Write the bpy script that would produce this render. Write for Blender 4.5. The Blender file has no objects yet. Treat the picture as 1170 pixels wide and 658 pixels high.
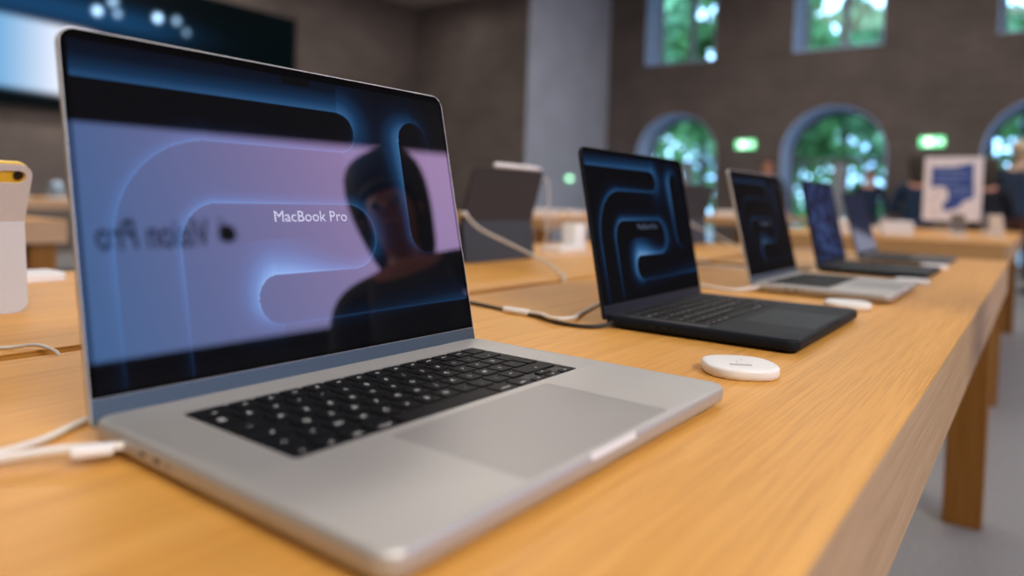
import bpy, bmesh, math, random
import numpy as np
from mathutils import Vector, Matrix, Euler

random.seed(7)
H = 0.83                      # table top height above the floor
COL = bpy.context.scene.collection
sc = bpy.context.scene
PI = math.pi

# ------------------------------------------------------------------ materials
def new_mat(name):
    m = bpy.data.materials.new(name); m.use_nodes = True
    nt = m.node_tree
    b = nt.nodes['Principled BSDF']
    return m, nt, b

def setb(b, color=None, rough=None, metal=None, spec=None, coat=None, coat_rough=None, emis=None, estr=None, trans=None, ior=None):
    if color is not None: b.inputs['Base Color'].default_value = (*color, 1)
    if rough is not None: b.inputs['Roughness'].default_value = rough
    if metal is not None: b.inputs['Metallic'].default_value = metal
    if spec is not None: b.inputs['Specular IOR Level'].default_value = spec
    if coat is not None: b.inputs['Coat Weight'].default_value = coat
    if coat_rough is not None: b.inputs['Coat Roughness'].default_value = coat_rough
    if emis is not None: b.inputs['Emission Color'].default_value = (*emis, 1)
    if estr is not None: b.inputs['Emission Strength'].default_value = estr
    if trans is not None: b.inputs['Transmission Weight'].default_value = trans
    if ior is not None: b.inputs['IOR'].default_value = ior

def simple(name, color, rough=.5, metal=0, var=.06, scale=30, bump=0.0, **k):
    """procedural material: base colour with a faint noise variation"""
    m, nt, b = new_mat(name)
    setb(b, color, rough, metal, **k)
    tc = nt.nodes.new('ShaderNodeTexCoord')
    n = nt.nodes.new('ShaderNodeTexNoise'); n.inputs['Scale'].default_value = scale
    n.inputs['Detail'].default_value = 4
    nt.links.new(tc.outputs['Object'], n.inputs['Vector'])
    r = nt.nodes.new('ShaderNodeValToRGB')
    r.color_ramp.elements[0].position = .3; r.color_ramp.elements[1].position = .7
    r.color_ramp.elements[0].color = (*[c * (1 - var) for c in color], 1)
    r.color_ramp.elements[1].color = (*[min(1, c * (1 + var)) for c in color], 1)
    nt.links.new(n.outputs['Fac'], r.inputs['Fac'])
    nt.links.new(r.outputs['Color'], b.inputs['Base Color'])
    if bump:
        bp = nt.nodes.new('ShaderNodeBump'); bp.inputs['Strength'].default_value = bump
        bp.inputs['Distance'].default_value = .002
        nt.links.new(n.outputs['Fac'], bp.inputs['Height'])
        nt.links.new(bp.outputs['Normal'], b.inputs['Normal'])
    return m

def wood(name, c1, c2, c3, rough=.38, axis='X', scale=1.0):
    m, nt, b = new_mat(name)
    setb(b, c2, rough, spec=.24)
    tc = nt.nodes.new('ShaderNodeTexCoord')
    mp = nt.nodes.new('ShaderNodeMapping')
    s = {'X': (1.6, 70, 70), 'Y': (70, 1.6, 70), 'Z': (70, 70, 1.6)}[axis]
    mp.inputs['Scale'].default_value = tuple(v * scale for v in s)
    n = nt.nodes.new('ShaderNodeTexNoise'); n.inputs['Scale'].default_value = 1.0
    n.inputs['Detail'].default_value = 6; n.inputs['Roughness'].default_value = .62
    n.inputs['Distortion'].default_value = .6
    mp2 = nt.nodes.new('ShaderNodeMapping')
    s2 = {'X': (11, 620, 620), 'Y': (620, 11, 620), 'Z': (620, 620, 11)}[axis]
    mp2.inputs['Scale'].default_value = s2
    n2 = nt.nodes.new('ShaderNodeTexNoise'); n2.inputs['Scale'].default_value = 1.0; n2.inputs['Detail'].default_value = 2
    mp3 = nt.nodes.new('ShaderNodeMapping')
    s3 = {'X': (.35, 9, 9), 'Y': (9, .35, 9), 'Z': (9, 9, .35)}[axis]
    mp3.inputs['Scale'].default_value = s3
    n3 = nt.nodes.new('ShaderNodeTexNoise'); n3.inputs['Scale'].default_value = 1.0
    for a, q in ((mp, n), (mp2, n2), (mp3, n3)):
        nt.links.new(tc.outputs['Object'], a.inputs['Vector']); nt.links.new(a.outputs['Vector'], q.inputs['Vector'])
    r = nt.nodes.new('ShaderNodeValToRGB')
    e = r.color_ramp.elements
    e[0].position = .32; e[0].color = (*c1, 1); e[1].position = .68; e[1].color = (*c3, 1)
    x = e.new(.5); x.color = (*c2, 1)
    nt.links.new(n.outputs['Fac'], r.inputs['Fac'])
    r2 = nt.nodes.new('ShaderNodeValToRGB')
    e = r2.color_ramp.elements
    e[0].position = .40; e[0].color = (.58, .48, .38, 1); e[1].position = .52; e[1].color = (1, 1, 1, 1)
    nt.links.new(n2.outputs['Fac'], r2.inputs['Fac'])
    r3 = nt.nodes.new('ShaderNodeValToRGB')
    e = r3.color_ramp.elements
    e[0].position = .3; e[0].color = (.9, .87, .84, 1); e[1].position = .7; e[1].color = (1, 1, 1, 1)
    nt.links.new(n3.outputs['Fac'], r3.inputs['Fac'])
    mx = nt.nodes.new('ShaderNodeMix'); mx.data_type = 'RGBA'; mx.blend_type = 'MULTIPLY'
    mx.inputs['Factor'].default_value = .30
    nt.links.new(r.outputs['Color'], mx.inputs['A']); nt.links.new(r2.outputs['Color'], mx.inputs['B'])
    mx2 = nt.nodes.new('ShaderNodeMix'); mx2.data_type = 'RGBA'; mx2.blend_type = 'MULTIPLY'
    mx2.inputs['Factor'].default_value = 1
    nt.links.new(mx.outputs['Result'], mx2.inputs['A']); nt.links.new(r3.outputs['Color'], mx2.inputs['B'])
    nt.links.new(mx2.outputs['Result'], b.inputs['Base Color'])
    bp = nt.nodes.new('ShaderNodeBump'); bp.inputs['Strength'].default_value = .25; bp.inputs['Distance'].default_value = .0004
    nt.links.new(n2.outputs['Fac'], bp.inputs['Height']); nt.links.new(bp.outputs['Normal'], b.inputs['Normal'])
    return m

def brick_mat(name, c1, c2, cm, sx=.42, sy=.14):
    m, nt, b = new_mat(name); setb(b, c1, .85)
    tc = nt.nodes.new('ShaderNodeTexCoord')
    # vertical faces: use (x+y, z) so both wall directions get courses
    sep = nt.nodes.new('ShaderNodeSeparateXYZ'); nt.links.new(tc.outputs['Object'], sep.inputs[0])
    add = nt.nodes.new('ShaderNodeMath'); add.operation = 'ADD'
    nt.links.new(sep.outputs[0], add.inputs[0]); nt.links.new(sep.outputs[1], add.inputs[1])
    cb = nt.nodes.new('ShaderNodeCombineXYZ')
    nt.links.new(add.outputs[0], cb.inputs[0]); nt.links.new(sep.outputs[2], cb.inputs[1])
    br = nt.nodes.new('ShaderNodeTexBrick')
    br.inputs['Scale'].default_value = 1
    br.inputs['Brick Width'].default_value = sx; br.inputs['Row Height'].default_value = sy
    br.inputs['Mortar Size'].default_value = .006; br.inputs['Mortar Smooth'].default_value = .3
    br.inputs['Color1'].default_value = (*c1, 1); br.inputs['Color2'].default_value = (*c2, 1); br.inputs['Mortar'].default_value = (*cm, 1)
    nt.links.new(cb.outputs[0], br.inputs['Vector'])
    n = nt.nodes.new('ShaderNodeTexNoise'); n.inputs['Scale'].default_value = 1.3; n.inputs['Detail'].default_value = 5
    nt.links.new(tc.outputs['Object'], n.inputs['Vector'])
    r = nt.nodes.new('ShaderNodeValToRGB'); e = r.color_ramp.elements
    e[0].position = .3; e[0].color = (.78, .76, .75, 1); e[1].position = .7; e[1].color = (1.15, 1.1, 1.08, 1)
    nt.links.new(n.outputs['Fac'], r.inputs['Fac'])
    mx = nt.nodes.new('ShaderNodeMix'); mx.data_type = 'RGBA'; mx.blend_type = 'MULTIPLY'; mx.inputs['Factor'].default_value = 1
    nt.links.new(br.outputs['Color'], mx.inputs['A']); nt.links.new(r.outputs['Color'], mx.inputs['B'])
    nt.links.new(mx.outputs['Result'], b.inputs['Base Color'])
    bp = nt.nodes.new('ShaderNodeBump'); bp.inputs['Strength'].default_value = .4; bp.inputs['Distance'].default_value = .01
    bp.invert = True
    nt.links.new(br.outputs['Fac'], bp.inputs['Height']); nt.links.new(bp.outputs['Normal'], b.inputs['Normal'])
    return m

def attr_screen_mat(name, strength, coat_ior=1.5, rough=.02, tint=(0.004, .004, .005)):
    """a lit display: the picture is the screen's own emission, under glossy glass"""
    m, nt, b = new_mat(name)
    setb(b, tint, rough, ior=coat_ior, spec=.5)
    a = nt.nodes.new('ShaderNodeVertexColor'); a.layer_name = 'Col'
    nt.links.new(a.outputs['Color'], b.inputs['Emission Color'])
    b.inputs['Emission Strength'].default_value = strength
    return m

M = {}
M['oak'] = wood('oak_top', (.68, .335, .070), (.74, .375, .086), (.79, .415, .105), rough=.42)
M['oak_side'] = wood('oak_side', (.50, .32, .19), (.56, .37, .225), (.60, .41, .255), rough=.5)  # paler than the top: the side's reflected light is put into the colour
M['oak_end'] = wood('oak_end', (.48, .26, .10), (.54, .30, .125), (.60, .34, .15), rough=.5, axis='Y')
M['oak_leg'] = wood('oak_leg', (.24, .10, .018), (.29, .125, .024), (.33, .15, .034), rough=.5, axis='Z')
M['slot_wood'] = simple('slot_wood', (.2, .09, .03), .6)
M['silver'] = simple('silver_aluminium', (.50, .49, .475), .48, .55, var=.015, scale=900, spec=.5)
M['silver_side'] = simple('silver_chin', (.10, .135, .165), .45, .8, var=.01)
M['trackpad'] = simple('trackpad_glass', (.35, .335, .33), .42, .4, var=.01)
M['grille'] = simple('grille_dots', (.47, .46, .45), .5, .55, var=.10, scale=1500)
M['black_alu'] = simple('black_aluminium', (.009, .012, .018), .55, 0, spec=.12, var=.02, scale=900)
M['black_chin'] = simple('black_chin', (.09, .10, .12), .35, 1.0, var=.02)
M['black_pad'] = simple('black_trackpad', (.009, .013, .019), .5, 0, spec=.15, var=.01)
M['black_grille'] = simple('black_grille', (.010, .012, .015), .5, .2, var=.2, scale=1500)
M['notch_glint'] = simple('notch_painted_glint', (.88, .88, .90), .3, .2, var=.01)  # near-white colour paints the bright highlight in the finger scoop
M['space_grey'] = simple('space_grey_aluminium', (.10, .105, .12), .4, .6, var=.02)
M['key'] = simple('key_black', (.004, .004, .005), .55, var=.1, scale=200, spec=.16)
M['well'] = simple('keyboard_tray', (.004, .004, .004), .5)
M['legend'] = simple('key_legend', (.75, .75, .75), .5, emis=(.9, .95, 1), estr=.08)
M['legend_dim'] = simple('key_legend_dim', (.4, .4, .42), .5, emis=(.9, .95, 1), estr=.03)
M['glass_black'] = simple('display_glass', (.003, .003, .0035), .02, ior=1.6)
M['rubber'] = simple('rubber', (.01, .01, .01), .7)
M['white'] = simple('white_plastic', (.82, .81, .81), .35, var=.015)
M['white_fab'] = simple('white_folio', (.52, .51, .53), .55, var=.02, scale=300)
M['cable_w'] = simple('white_cable', (.72, .69, .65), .45, var=.03)
M['cable_g'] = simple('grey_cable', (.60, .56, .50), .5, var=.05)
M['cable_k'] = simple('black_cable', (.015, .013, .012), .5)
M['chrome'] = simple('connector_metal', (.7, .7, .7), .25, 1)
M['folio'] = simple('dark_folio_back', (.028, .027, .031), .8, var=.06, scale=200)
M['folio_low'] = simple('slate_folio_flap', (.030, .037, .050), .7, var=.06, scale=200)
M['yellow'] = simple('yellow_aluminium', (.80, .52, .05), .35, .4)
M['lens'] = simple('camera_lens', (.006, .006, .008), .08)
M['wall'] = brick_mat('stone_wall', (.125, .106, .098), (.145, .122, .112), (.095, .08, .074))
M['return'] = simple('plaster_painted_window_light', (.44, .49, .60), .9, var=.08, scale=1.5)  # bluish window light painted into the wall colour
M['wall_grey'] = simple('plaster_grey', (.03, .027, .026), .9, var=.12, scale=2)
M['ceiling'] = simple('ceiling_white', (.45, .42, .38), .9, var=.04, scale=2)
M['reveal'] = simple('window_reveal', (.46, .64, .95), .8, var=.05, scale=4)  # blue of the skylight is put into the colour
M['floor'] = simple('terrazzo', (.23, .23, .235), .5, var=.15, scale=60)
M['frame_w'] = simple('window_frame', (.33, .34, .36), .5, var=.05)
M['frame_d'] = simple('door_frame', (.12, .13, .14), .5, var=.05)
M['tv_case'] = simple('video_wall_case', (.004, .004, .004), .5, spec=.2)
M['leaf'] = simple('leaf_green', (.15, .34, .10), .6, var=.5, scale=3)
M['leaf2'] = simple('leaf_light', (.22, .44, .20), .6, var=.5, scale=3)
M['bark'] = simple('bark', (.07, .05, .035), .9, var=.4, scale=20)
M['pavement'] = simple('pavement', (.35, .36, .36), .9, var=.1, scale=3)

def glass_mat():
    m, nt, b = new_mat('window_glass')
    out = nt.nodes['Material Output']
    tr = nt.nodes.new('ShaderNodeBsdfTransparent'); tr.inputs[0].default_value = (.92, .96, .95, 1)
    gl = nt.nodes.new('ShaderNodeBsdfGlossy'); gl.inputs['Roughness'].default_value = .01
    fr = nt.nodes.new('ShaderNodeFresnel'); fr.inputs[0].default_value = 1.45
    mx = nt.nodes.new('ShaderNodeMixShader')
    nt.links.new(fr.outputs[0], mx.inputs[0]); nt.links.new(tr.outputs[0], mx.inputs[1]); nt.links.new(gl.outputs[0], mx.inputs[2])
    nt.links.new(mx.outputs[0], out.inputs['Surface'])
    return m
M['glass'] = glass_mat()
def clear_mat():
    m, nt, b = new_mat('clear_dome'); setb(b, (.75, .88, 1), .03, trans=1, ior=1.3); return m
M['clear'] = clear_mat()

# ------------------------------------------------------------------ object helpers
def props(o, label=None, cat=None, group=None, kind=None):
    if label: o['label'] = label
    if cat: o['category'] = cat
    if group: o['group'] = group
    if kind: o['kind'] = kind
    return o

def thing(name, loc, rz=0, label=None, cat=None, group=None, kind=None):
    o = bpy.data.objects.new(name, None); COL.objects.link(o)
    o.empty_display_size = .05
    o.location = loc; o.rotation_euler = (0, 0, rz)
    return props(o, label, cat, group, kind)

def obj(name, me, mats, parent=None, loc=None, rot=None, smooth=None):
    if isinstance(me, bmesh.types.BMesh):
        bm = me; me = bpy.data.meshes.new(name)
        bmesh.ops.recalc_face_normals(bm, faces=bm.faces)
        bm.to_mesh(me); bm.free()
    o = bpy.data.objects.new(name, me); COL.objects.link(o)
    if mats is not None:
        if not isinstance(mats, (list, tuple)): mats = [mats]
        me.materials.clear()
        for m in mats: me.materials.append(m)
    if parent: o.parent = parent
    if loc is not None: o.location = loc
    if rot is not None: o.rotation_euler = rot
    if smooth:
        for p in me.polygons: p.use_smooth = True
        if smooth is not True:
            try:
                me.set_sharp_from_angle(angle=math.radians(smooth))
            except Exception: pass
    return o

def box(bm, x0, x1, y0, y1, z0, z1, mat=0):
    vs = [bm.verts.new((x, y, z)) for z in (z0, z1) for y in (y0, y1) for x in (x0, x1)]
    fs = [(0, 2, 3, 1), (4, 5, 7, 6), (0, 1, 5, 4), (2, 6, 7, 3), (0, 4, 6, 2), (1, 3, 7, 5)]
    for f in fs:
        q = bm.faces.new([vs[i] for i in f]); q.material_index = mat

def bevel_box(x0, x1, y0, y1, z0, z1, r=.002, seg=2):
    bm = bmesh.new(); box(bm, x0, x1, y0, y1, z0, z1)
    bmesh.ops.bevel(bm, geom=bm.edges[:], offset=r, segments=seg, affect='EDGES', profile=.5)
    return bm

def rrect(x0, x1, y0, y1, r, n=8):
    pts = []
    for cx, cy, a0 in ((x1 - r, y0 + r, -90), (x1 - r, y1 - r, 0), (x0 + r, y1 - r, 90), (x0 + r, y0 + r, 180)):
        for i in range(n + 1):
            a = math.radians(a0 + 90 * i / n)
            pts.append((cx + r * math.cos(a), cy + r * math.sin(a)))
    return pts

def glass_outline(x0, x1, z0, z1, r, n=8):
    pts = [(x1, z0)]
    for cx, a0 in ((x1 - r, 0), (x0 + r, 90)):
        pts += [(cx + r * math.cos(math.radians(a0 + 90 * i / n)), z1 - r + r * math.sin(math.radians(a0 + 90 * i / n))) for i in range(n + 1)]
    return pts + [(x0, z0)]

def loft(bm, loops, mat=0, cap=True):
    rings = [[bm.verts.new(p) for p in lp] for lp in loops]
    n = len(rings[0])
    for a, b in zip(rings[:-1], rings[1:]):
        for i in range(n):
            f = bm.faces.new((a[i], a[(i + 1) % n], b[(i + 1) % n], b[i])); f.material_index = mat; f.smooth = True
    if cap:
        f = bm.faces.new(list(reversed(rings[0]))); f.material_index = mat
        f = bm.faces.new(rings[-1]); f.material_index = mat
    return rings

def rslab(bm, x0, x1, y0, y1, r, prof, n=8, mat=0):
    """rounded-rectangle slab, prof = [(z, inset), ...] from below upwards"""
    loops = []
    for z, i in prof:
        loops.append([(x, y, z) for x, y in rrect(x0 + i, x1 - i, y0 + i, y1 - i, max(r - i, r * .1), n)])
    loft(bm, loops, mat)

def tube(bm, pts, rad, n=10, mat=0):
    pts = [Vector(p) for p in pts]
    up = Vector((0, 0, 1)); prev = None; rings = []
    for i, p in enumerate(pts):
        t = (pts[min(i + 1, len(pts) - 1)] - pts[max(i - 1, 0)]).normalized()
        if prev is None:
            s = t.cross(up)
            if s.length < 1e-4: s = t.cross(Vector((1, 0, 0)))
        else:
            s = prev - t * prev.dot(t)
        s.normalize(); prev = s
        u = s.cross(t).normalized()
        r = rad[i] if isinstance(rad, (list, tuple)) else rad
        rings.append([tuple(p + s * (r * math.cos(2 * PI * k / n)) + u * (r * math.sin(2 * PI * k / n))) for k in range(n)])
    loft(bm, rings, mat)

def spline(pts, k=10):
    P = [Vector(p) for p in pts]; out = []
    for i in range(len(P) - 1):
        p0 = P[max(i - 1, 0)]; p1 = P[i]; p2 = P[i + 1]; p3 = P[min(i + 2, len(P) - 1)]
        for j in range(k):
            t = j / k
            out.append(.5 * ((2 * p1) + (-p0 + p2) * t + (2 * p0 - 5 * p1 + 4 * p2 - p3) * t * t + (-p0 + 3 * p1 - 3 * p2 + p3) * t ** 3))
    out.append(P[-1]); return out

def evaluated_mesh(o):
    dg = bpy.context.evaluated_depsgraph_get(); dg.update()
    return bpy.data.meshes.new_from_object(o.evaluated_get(dg))

def text_mesh(s, size, align='CENTER', extrude=0.0, bold=0.0):
    cu = bpy.data.curves.new('t', 'FONT'); cu.body = s; cu.size = size
    cu.align_x = align; cu.align_y = 'CENTER'; cu.extrude = extrude; cu.resolution_u = 3; cu.offset = bold
    o = bpy.data.objects.new('t', cu); COL.objects.link(o)
    me = evaluated_mesh(o)
    bpy.data.objects.remove(o); bpy.data.curves.remove(cu)
    return me

def boolean(me, cutter_bm, solver='EXACT'):
    a = bpy.data.objects.new('a', me); COL.objects.link(a)
    cm = bpy.data.meshes.new('c')
    bmesh.ops.recalc_face_normals(cutter_bm, faces=cutter_bm.faces)
    cutter_bm.to_mesh(cm); cutter_bm.free()
    c = bpy.data.objects.new('c', cm); COL.objects.link(c)
    md = a.modifiers.new('b', 'BOOLEAN'); md.object = c; md.operation = 'DIFFERENCE'; md.solver = solver
    r = evaluated_mesh(a)
    bpy.data.objects.remove(a); bpy.data.objects.remove(c)
    return r

def bm_to_me(bm, name='m'):
    me = bpy.data.meshes.new(name)
    bmesh.ops.recalc_face_normals(bm, faces=bm.faces)
    bm.to_mesh(me); bm.free(); return me

# ------------------------------------------------------------------ wallpaper of the displays
def arc(cx, cy, r, a0, a1, n=14):
    return [(cx + r * math.cos(math.radians(a0 + (a1 - a0) * i / n)), cy + r * math.sin(math.radians(a0 + (a1 - a0) * i / n))) for i in range(n + 1)]

def seg_path(parts):
    """parts: list of (points, attrs_start, attrs_end); attrs = (ampL, wL, ampR, wR, rim)"""
    P = []; A = []
    for pts, a0, a1 in parts:
        pts = np.array(pts, float)
        # resample every ~1.5 mm
        d = np.r_[0, np.cumsum(np.hypot(*np.diff(pts, axis=0).T))]
        n = max(2, int(d[-1] / 1.2)); t = np.linspace(0, d[-1], n)
        P.append(np.stack([np.interp(t, d, pts[:, 0]), np.interp(t, d, pts[:, 1])], 1))
        u = (t / d[-1])[:, None]; u = u * u * (3 - 2 * u)
        A.append(np.array(a0)[None] * (1 - u) + np.array(a1)[None] * u)
    return np.concatenate(P), np.concatenate(A)

def wallpaper(U, V):
    p1 = seg_path([
        ([(-25, 208), (216, 208)], (.50, 13, 0, 3, .05), (.55, 14, 0, 3, .08)),
        (arc(216, 190.8, 17.2, 90, -90), (.62, 17, .0, 3, .10), (.22, 22, .42, 4, .35)),
        ([(216, 173.6), (96, 173.6)], (.10, 10, .42, 4, .35), (.0, 3, .45, 6, .4)),
        (arc(96, 100.6, 73, 90, 180), (.0, 3, .48, 7, .4), (.0, 3, .42, 6, .3)),
        ([(23, 100.6), (23, -15)], (.0, 3, .42, 6, .3), (.05, 3, .14, 3.5, .05)),
    ])
    p2 = seg_path([
        ([(67, -15), (67, 98.8)], (.15, 3.5, .05, 3, .05), (.5, 5, .02, 3, .35)),
        (arc(97, 98.8, 30, 180, 90), (.55, 6, .02, 3, .4), (.6, 7, .0, 3, .4)),
        ([(97, 128.8), (216, 128.8)], (.58, 7, .0, 3, .4), (.45, 7, .05, 3, .25)),
        (arc(216, 102, 26.8, 90, 0), (.45, 8, .05, 3, .25), (.42, 14, .35, 6, .3)),
        (arc(216, 102, 26.8, 0, -90), (.42, 14, .35, 6, .3), (.05, 5, .55, 9, .3)),
        ([(216, 75.2), (140, 75.2)], (.02, 4, .55, 9, .3), (.05, 3, .95, 20, .4)),
        (arc(140, 56.7, 18.5, 90, 180), (.04, 3, 1.0, 20, .4), (.06, 3, .75, 13, .4)),
        (arc(140, 56.7, 18.5, 180, 270), (.06, 3, .75, 13, .4), (.1, 4, .35, 7, .35)),
        ([(140, 38.2), (375, 38.2)], (.12, 5, .22, 5, .35), (.30, 12, .0, 3, .2)),
    ])
    p3 = seg_path([
        (arc(306.5, 188.5, 19.6, 60, 180), (.05, 8, .3, 8, .05), (.7, 12, .75, 16, .1)) if False else
        (arc(306.5, 188.5, 19.6, 90, 180), (.0, 3, .35, 12, .05), (.0, 3, .70, 16, .15)),
        ([(286.9, 188.5), (286.9, 104.5)], (.0, 3, .70, 16, .15), (.0, 3, .42, 8, .25)),
        (arc(306.5, 104.5, 19.6, 180, 270), (.0, 3, .42, 8, .25), (.03, 3, .08, 6, .25)),
        (arc(306.5, 104.5, 19.6, 270, 360), (.03, 3, .08, 6, .2), (.04, 3, .05, 5, .08)),
        ([(326.1, 104.5), (326.1, 188.5)], (.05, 4, .05, 5, .08), (.12, 5, .05, 6, .15)),
        (arc(306.5, 188.5, 19.6, 0, 90), (.12, 5, .05, 6, .15), (.05, 5, .3, 10, .05)),
    ])
    out = np.zeros_like(U); rim = np.zeros_like(U)
    flatU, flatV = U.ravel(), V.ravel()
    o = np.zeros(flatU.shape); rm = np.zeros(flatU.shape)
    for P, A in (p1, p2, p3):
        T = np.gradient(P, axis=0); T /= (np.hypot(T[:, 0], T[:, 1])[:, None] + 1e-9)
        for s in range(0, len(flatU), 8000):
            u = flatU[s:s + 8000]; v = flatV[s:s + 8000]
            dx = u[:, None] - P[None, :, 0]; dy = v[:, None] - P[None, :, 1]
            d2 = dx * dx + dy * dy; k = np.argmin(d2, 1); r = np.arange(len(u))
            t = T[k]; ddx = dx[r, k]; ddy = dy[r, k]
            cr = t[:, 0] * ddy - t[:, 1] * ddx            # >0: left side
            d = np.sqrt(d2[r, k]); d = np.where(np.abs(cr) > .85 * d, np.abs(cr), d)
            a = A[k]
            amp = np.where(cr > 0, a[:, 0], a[:, 2]); w = np.where(cr > 0, a[:, 1], a[:, 3])
            g = amp * np.exp(-(d / w) ** 1.25)
            o[s:s + 8000] = np.maximum(o[s:s + 8000], g) + .25 * np.minimum(o[s:s + 8000], g)
            rm[s:s + 8000] = np.maximum(rm[s:s + 8000], a[:, 4] * np.exp(-(d / .8) ** 2))
    val = (o + .55 * rm).reshape(U.shape)
    # camera notch stays black
    val = np.where((np.abs(U - 177.8) < 13.5) & (V > 226), 0, val)
    val = np.clip(val * .86, 0, 1.4)
    stops = np.array([0, .12, .3, .55, .85, 1.2])
    R = np.interp(val, stops, [0.0005, .001, .005, .028, .12, .34])
    G = np.interp(val, stops, [0.0007, .005, .030, .105, .28, .52])
    B = np.interp(val, stops, [0.0015, .016, .085, .25, .53, .80])
    return R, G, B

def abstract_wall(U, V):
    """blue mottled picture on the fourth laptop"""
    f = lambda a, b, c: np.sin(U * a + 1.7 * np.sin(V * b + c)) * np.cos(V * a * .8 + 1.3 * np.sin(U * b - c))
    v = .42 + .45 * f(.055, .07, 1.0) + .5 * f(.13, .11, 2.2)
    v = np.clip(v, 0, 1)
    return .004 + .04 * v ** 3, .005 + .075 * v ** 2.4, .014 + .20 * v ** 1.8

def split_wall(U, V):
    """navy over lavender picture on the last laptop"""
    k = 1 / (1 + np.exp((V - 75 + .12 * (U - 170)) / 6))
    return .006 + .20 * k, .013 + .20 * k, .04 + .26 * k

def grid_screen(name, u0, u1, v0, v1, fn, nu, nv, mat, parent, wscale=1.0, y=-.00008):
    """flat grid in the lid's own frame (x right, z up the lid), coloured per vertex in mm coordinates of the 16 inch lid"""
    us = np.linspace(u0, u1, nu); vs = np.linspace(v0, v1, nv)
    U, V = np.meshgrid(us, vs)
    R, G, B = fn(U, V)
    co = np.stack([U.ravel() * .001 * wscale, np.full(U.size, y), V.ravel() * .001 * wscale], 1)
    i = (np.arange(nv - 1)[:, None] * nu + np.arange(nu - 1)[None, :]).ravel()
    faces = np.stack([i, i + 1, i + nu + 1, i + nu], 1)
    me = bpy.data.meshes.new(name)
    me.from_pydata(co.tolist(), [], faces.tolist())
    ca = me.color_attributes.new('Col', 'FLOAT_COLOR', 'POINT')
    arr = np.stack([R.ravel(), G.ravel(), B.ravel(), np.ones(U.size)], 1).astype(np.float32).ravel()
    ca.data.foreach_set('color', arr)
    o = bpy.data.objects.new(name, me); COL.objects.link(o); me.materials.append(mat); o.parent = parent
    return o

# ------------------------------------------------------------------ laptops
ROWS = [
    [('esc', 1.5)] + [('F%d' % i, 1) for i in range(1, 13)] + [('', 1)],
    [('@', 1), ('&', 1), ('é', 1), ('"', 1), ("'", 1), ('(', 1), ('§', 1), ('è', 1), ('!', 1), ('ç', 1), ('à', 1), (')', 1), ('-', 1), ('<-', 1.5)],
    [('->|', 1.5)] + [(c, 1) for c in 'AZERTYUIOP^$'],
    [('o', 1.75)] + [(c, 1) for c in 'QSDFGHJKLMù`'],
    [('^', 1.25), ('<', 1)] + [(c, 1) for c in 'WXCVBN,;:='] + [('^', 2.25)],
]
KEYCACHE = {}
def key_mesh(kind, w, d, legend, size):
    """one key, its printed legend in a second material slot; origin at its centre, top at z=0"""
    ck = (kind, round(w, 5), round(d, 5), legend)
    if ck in KEYCACHE: return KEYCACHE[ck]
    bm = bmesh.new()
    if kind == 'return':       # L-shaped tall key
        u = size
        pts = [(-.5 * w, .5 * d), (.5 * w, .5 * d), (.5 * w, -.5 * d), (-.5 * w + .25 * u, -.5 * d), (-.5 * w + .25 * u, 0.0005), (-.5 * w, 0.0005)]
        pts = pts[::-1]
        vb = [bm.verts.new((x, y, -.0013)) for x, y in pts]; vt = [bm.verts.new((x, y, -.0002)) for x, y in pts]
        cx = sum(p[0] for p in pts) / 6; cy = sum(p[1] for p in pts) / 6
        vi = [bm.verts.new((cx + (x - cx) * .975, cy + (y - cy) * .985, 0)) for x, y in pts]
        for i in range(6):
            j = (i + 1) % 6
            bm.faces.new((vb[i], vb[j], vt[j], vt[i])); bm.faces.new((vt[i], vt[j], vi[j], vi[i]))
        bm.faces.new(vi); bm.faces.new(vb[::-1])
    else:
        rslab(bm, -w / 2, w / 2, -d / 2, d / 2, .0016, [(-.0013, .0), (-.00025, 0), (0, .0003)], n=3)
    bmesh.ops.recalc_face_normals(bm, faces=bm.faces)
    if legend:
        h = .0052 if len(legend) == 1 else (.0032 if kind != 'word' else .0026)
        tm = text_mesh(legend, h, bold=.00008)
        off = Matrix.Translation((0 if kind != 'word' else 0, 0 if kind != 'word' else -d * .2, .00006))
        n0 = len(bm.faces)
        bm.from_mesh(tm)
        bm.verts.ensure_lookup_table(); bm.faces.ensure_lookup_table()
        vs = set()
        for f in bm.faces[n0:]:
            f.material_index = 1
            vs.update(f.verts)
            if f.normal.z < 0: f.normal_flip()
        for v in vs: v.co = off @ v.co
        bpy.data.meshes.remove(tm)
    me = bpy.data.meshes.new('key'); bm.to_mesh(me); bm.free()
    me.materials.append(M['key']); me.materials.append(M['legend'])
    KEYCACHE[ck] = me
    return me

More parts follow.
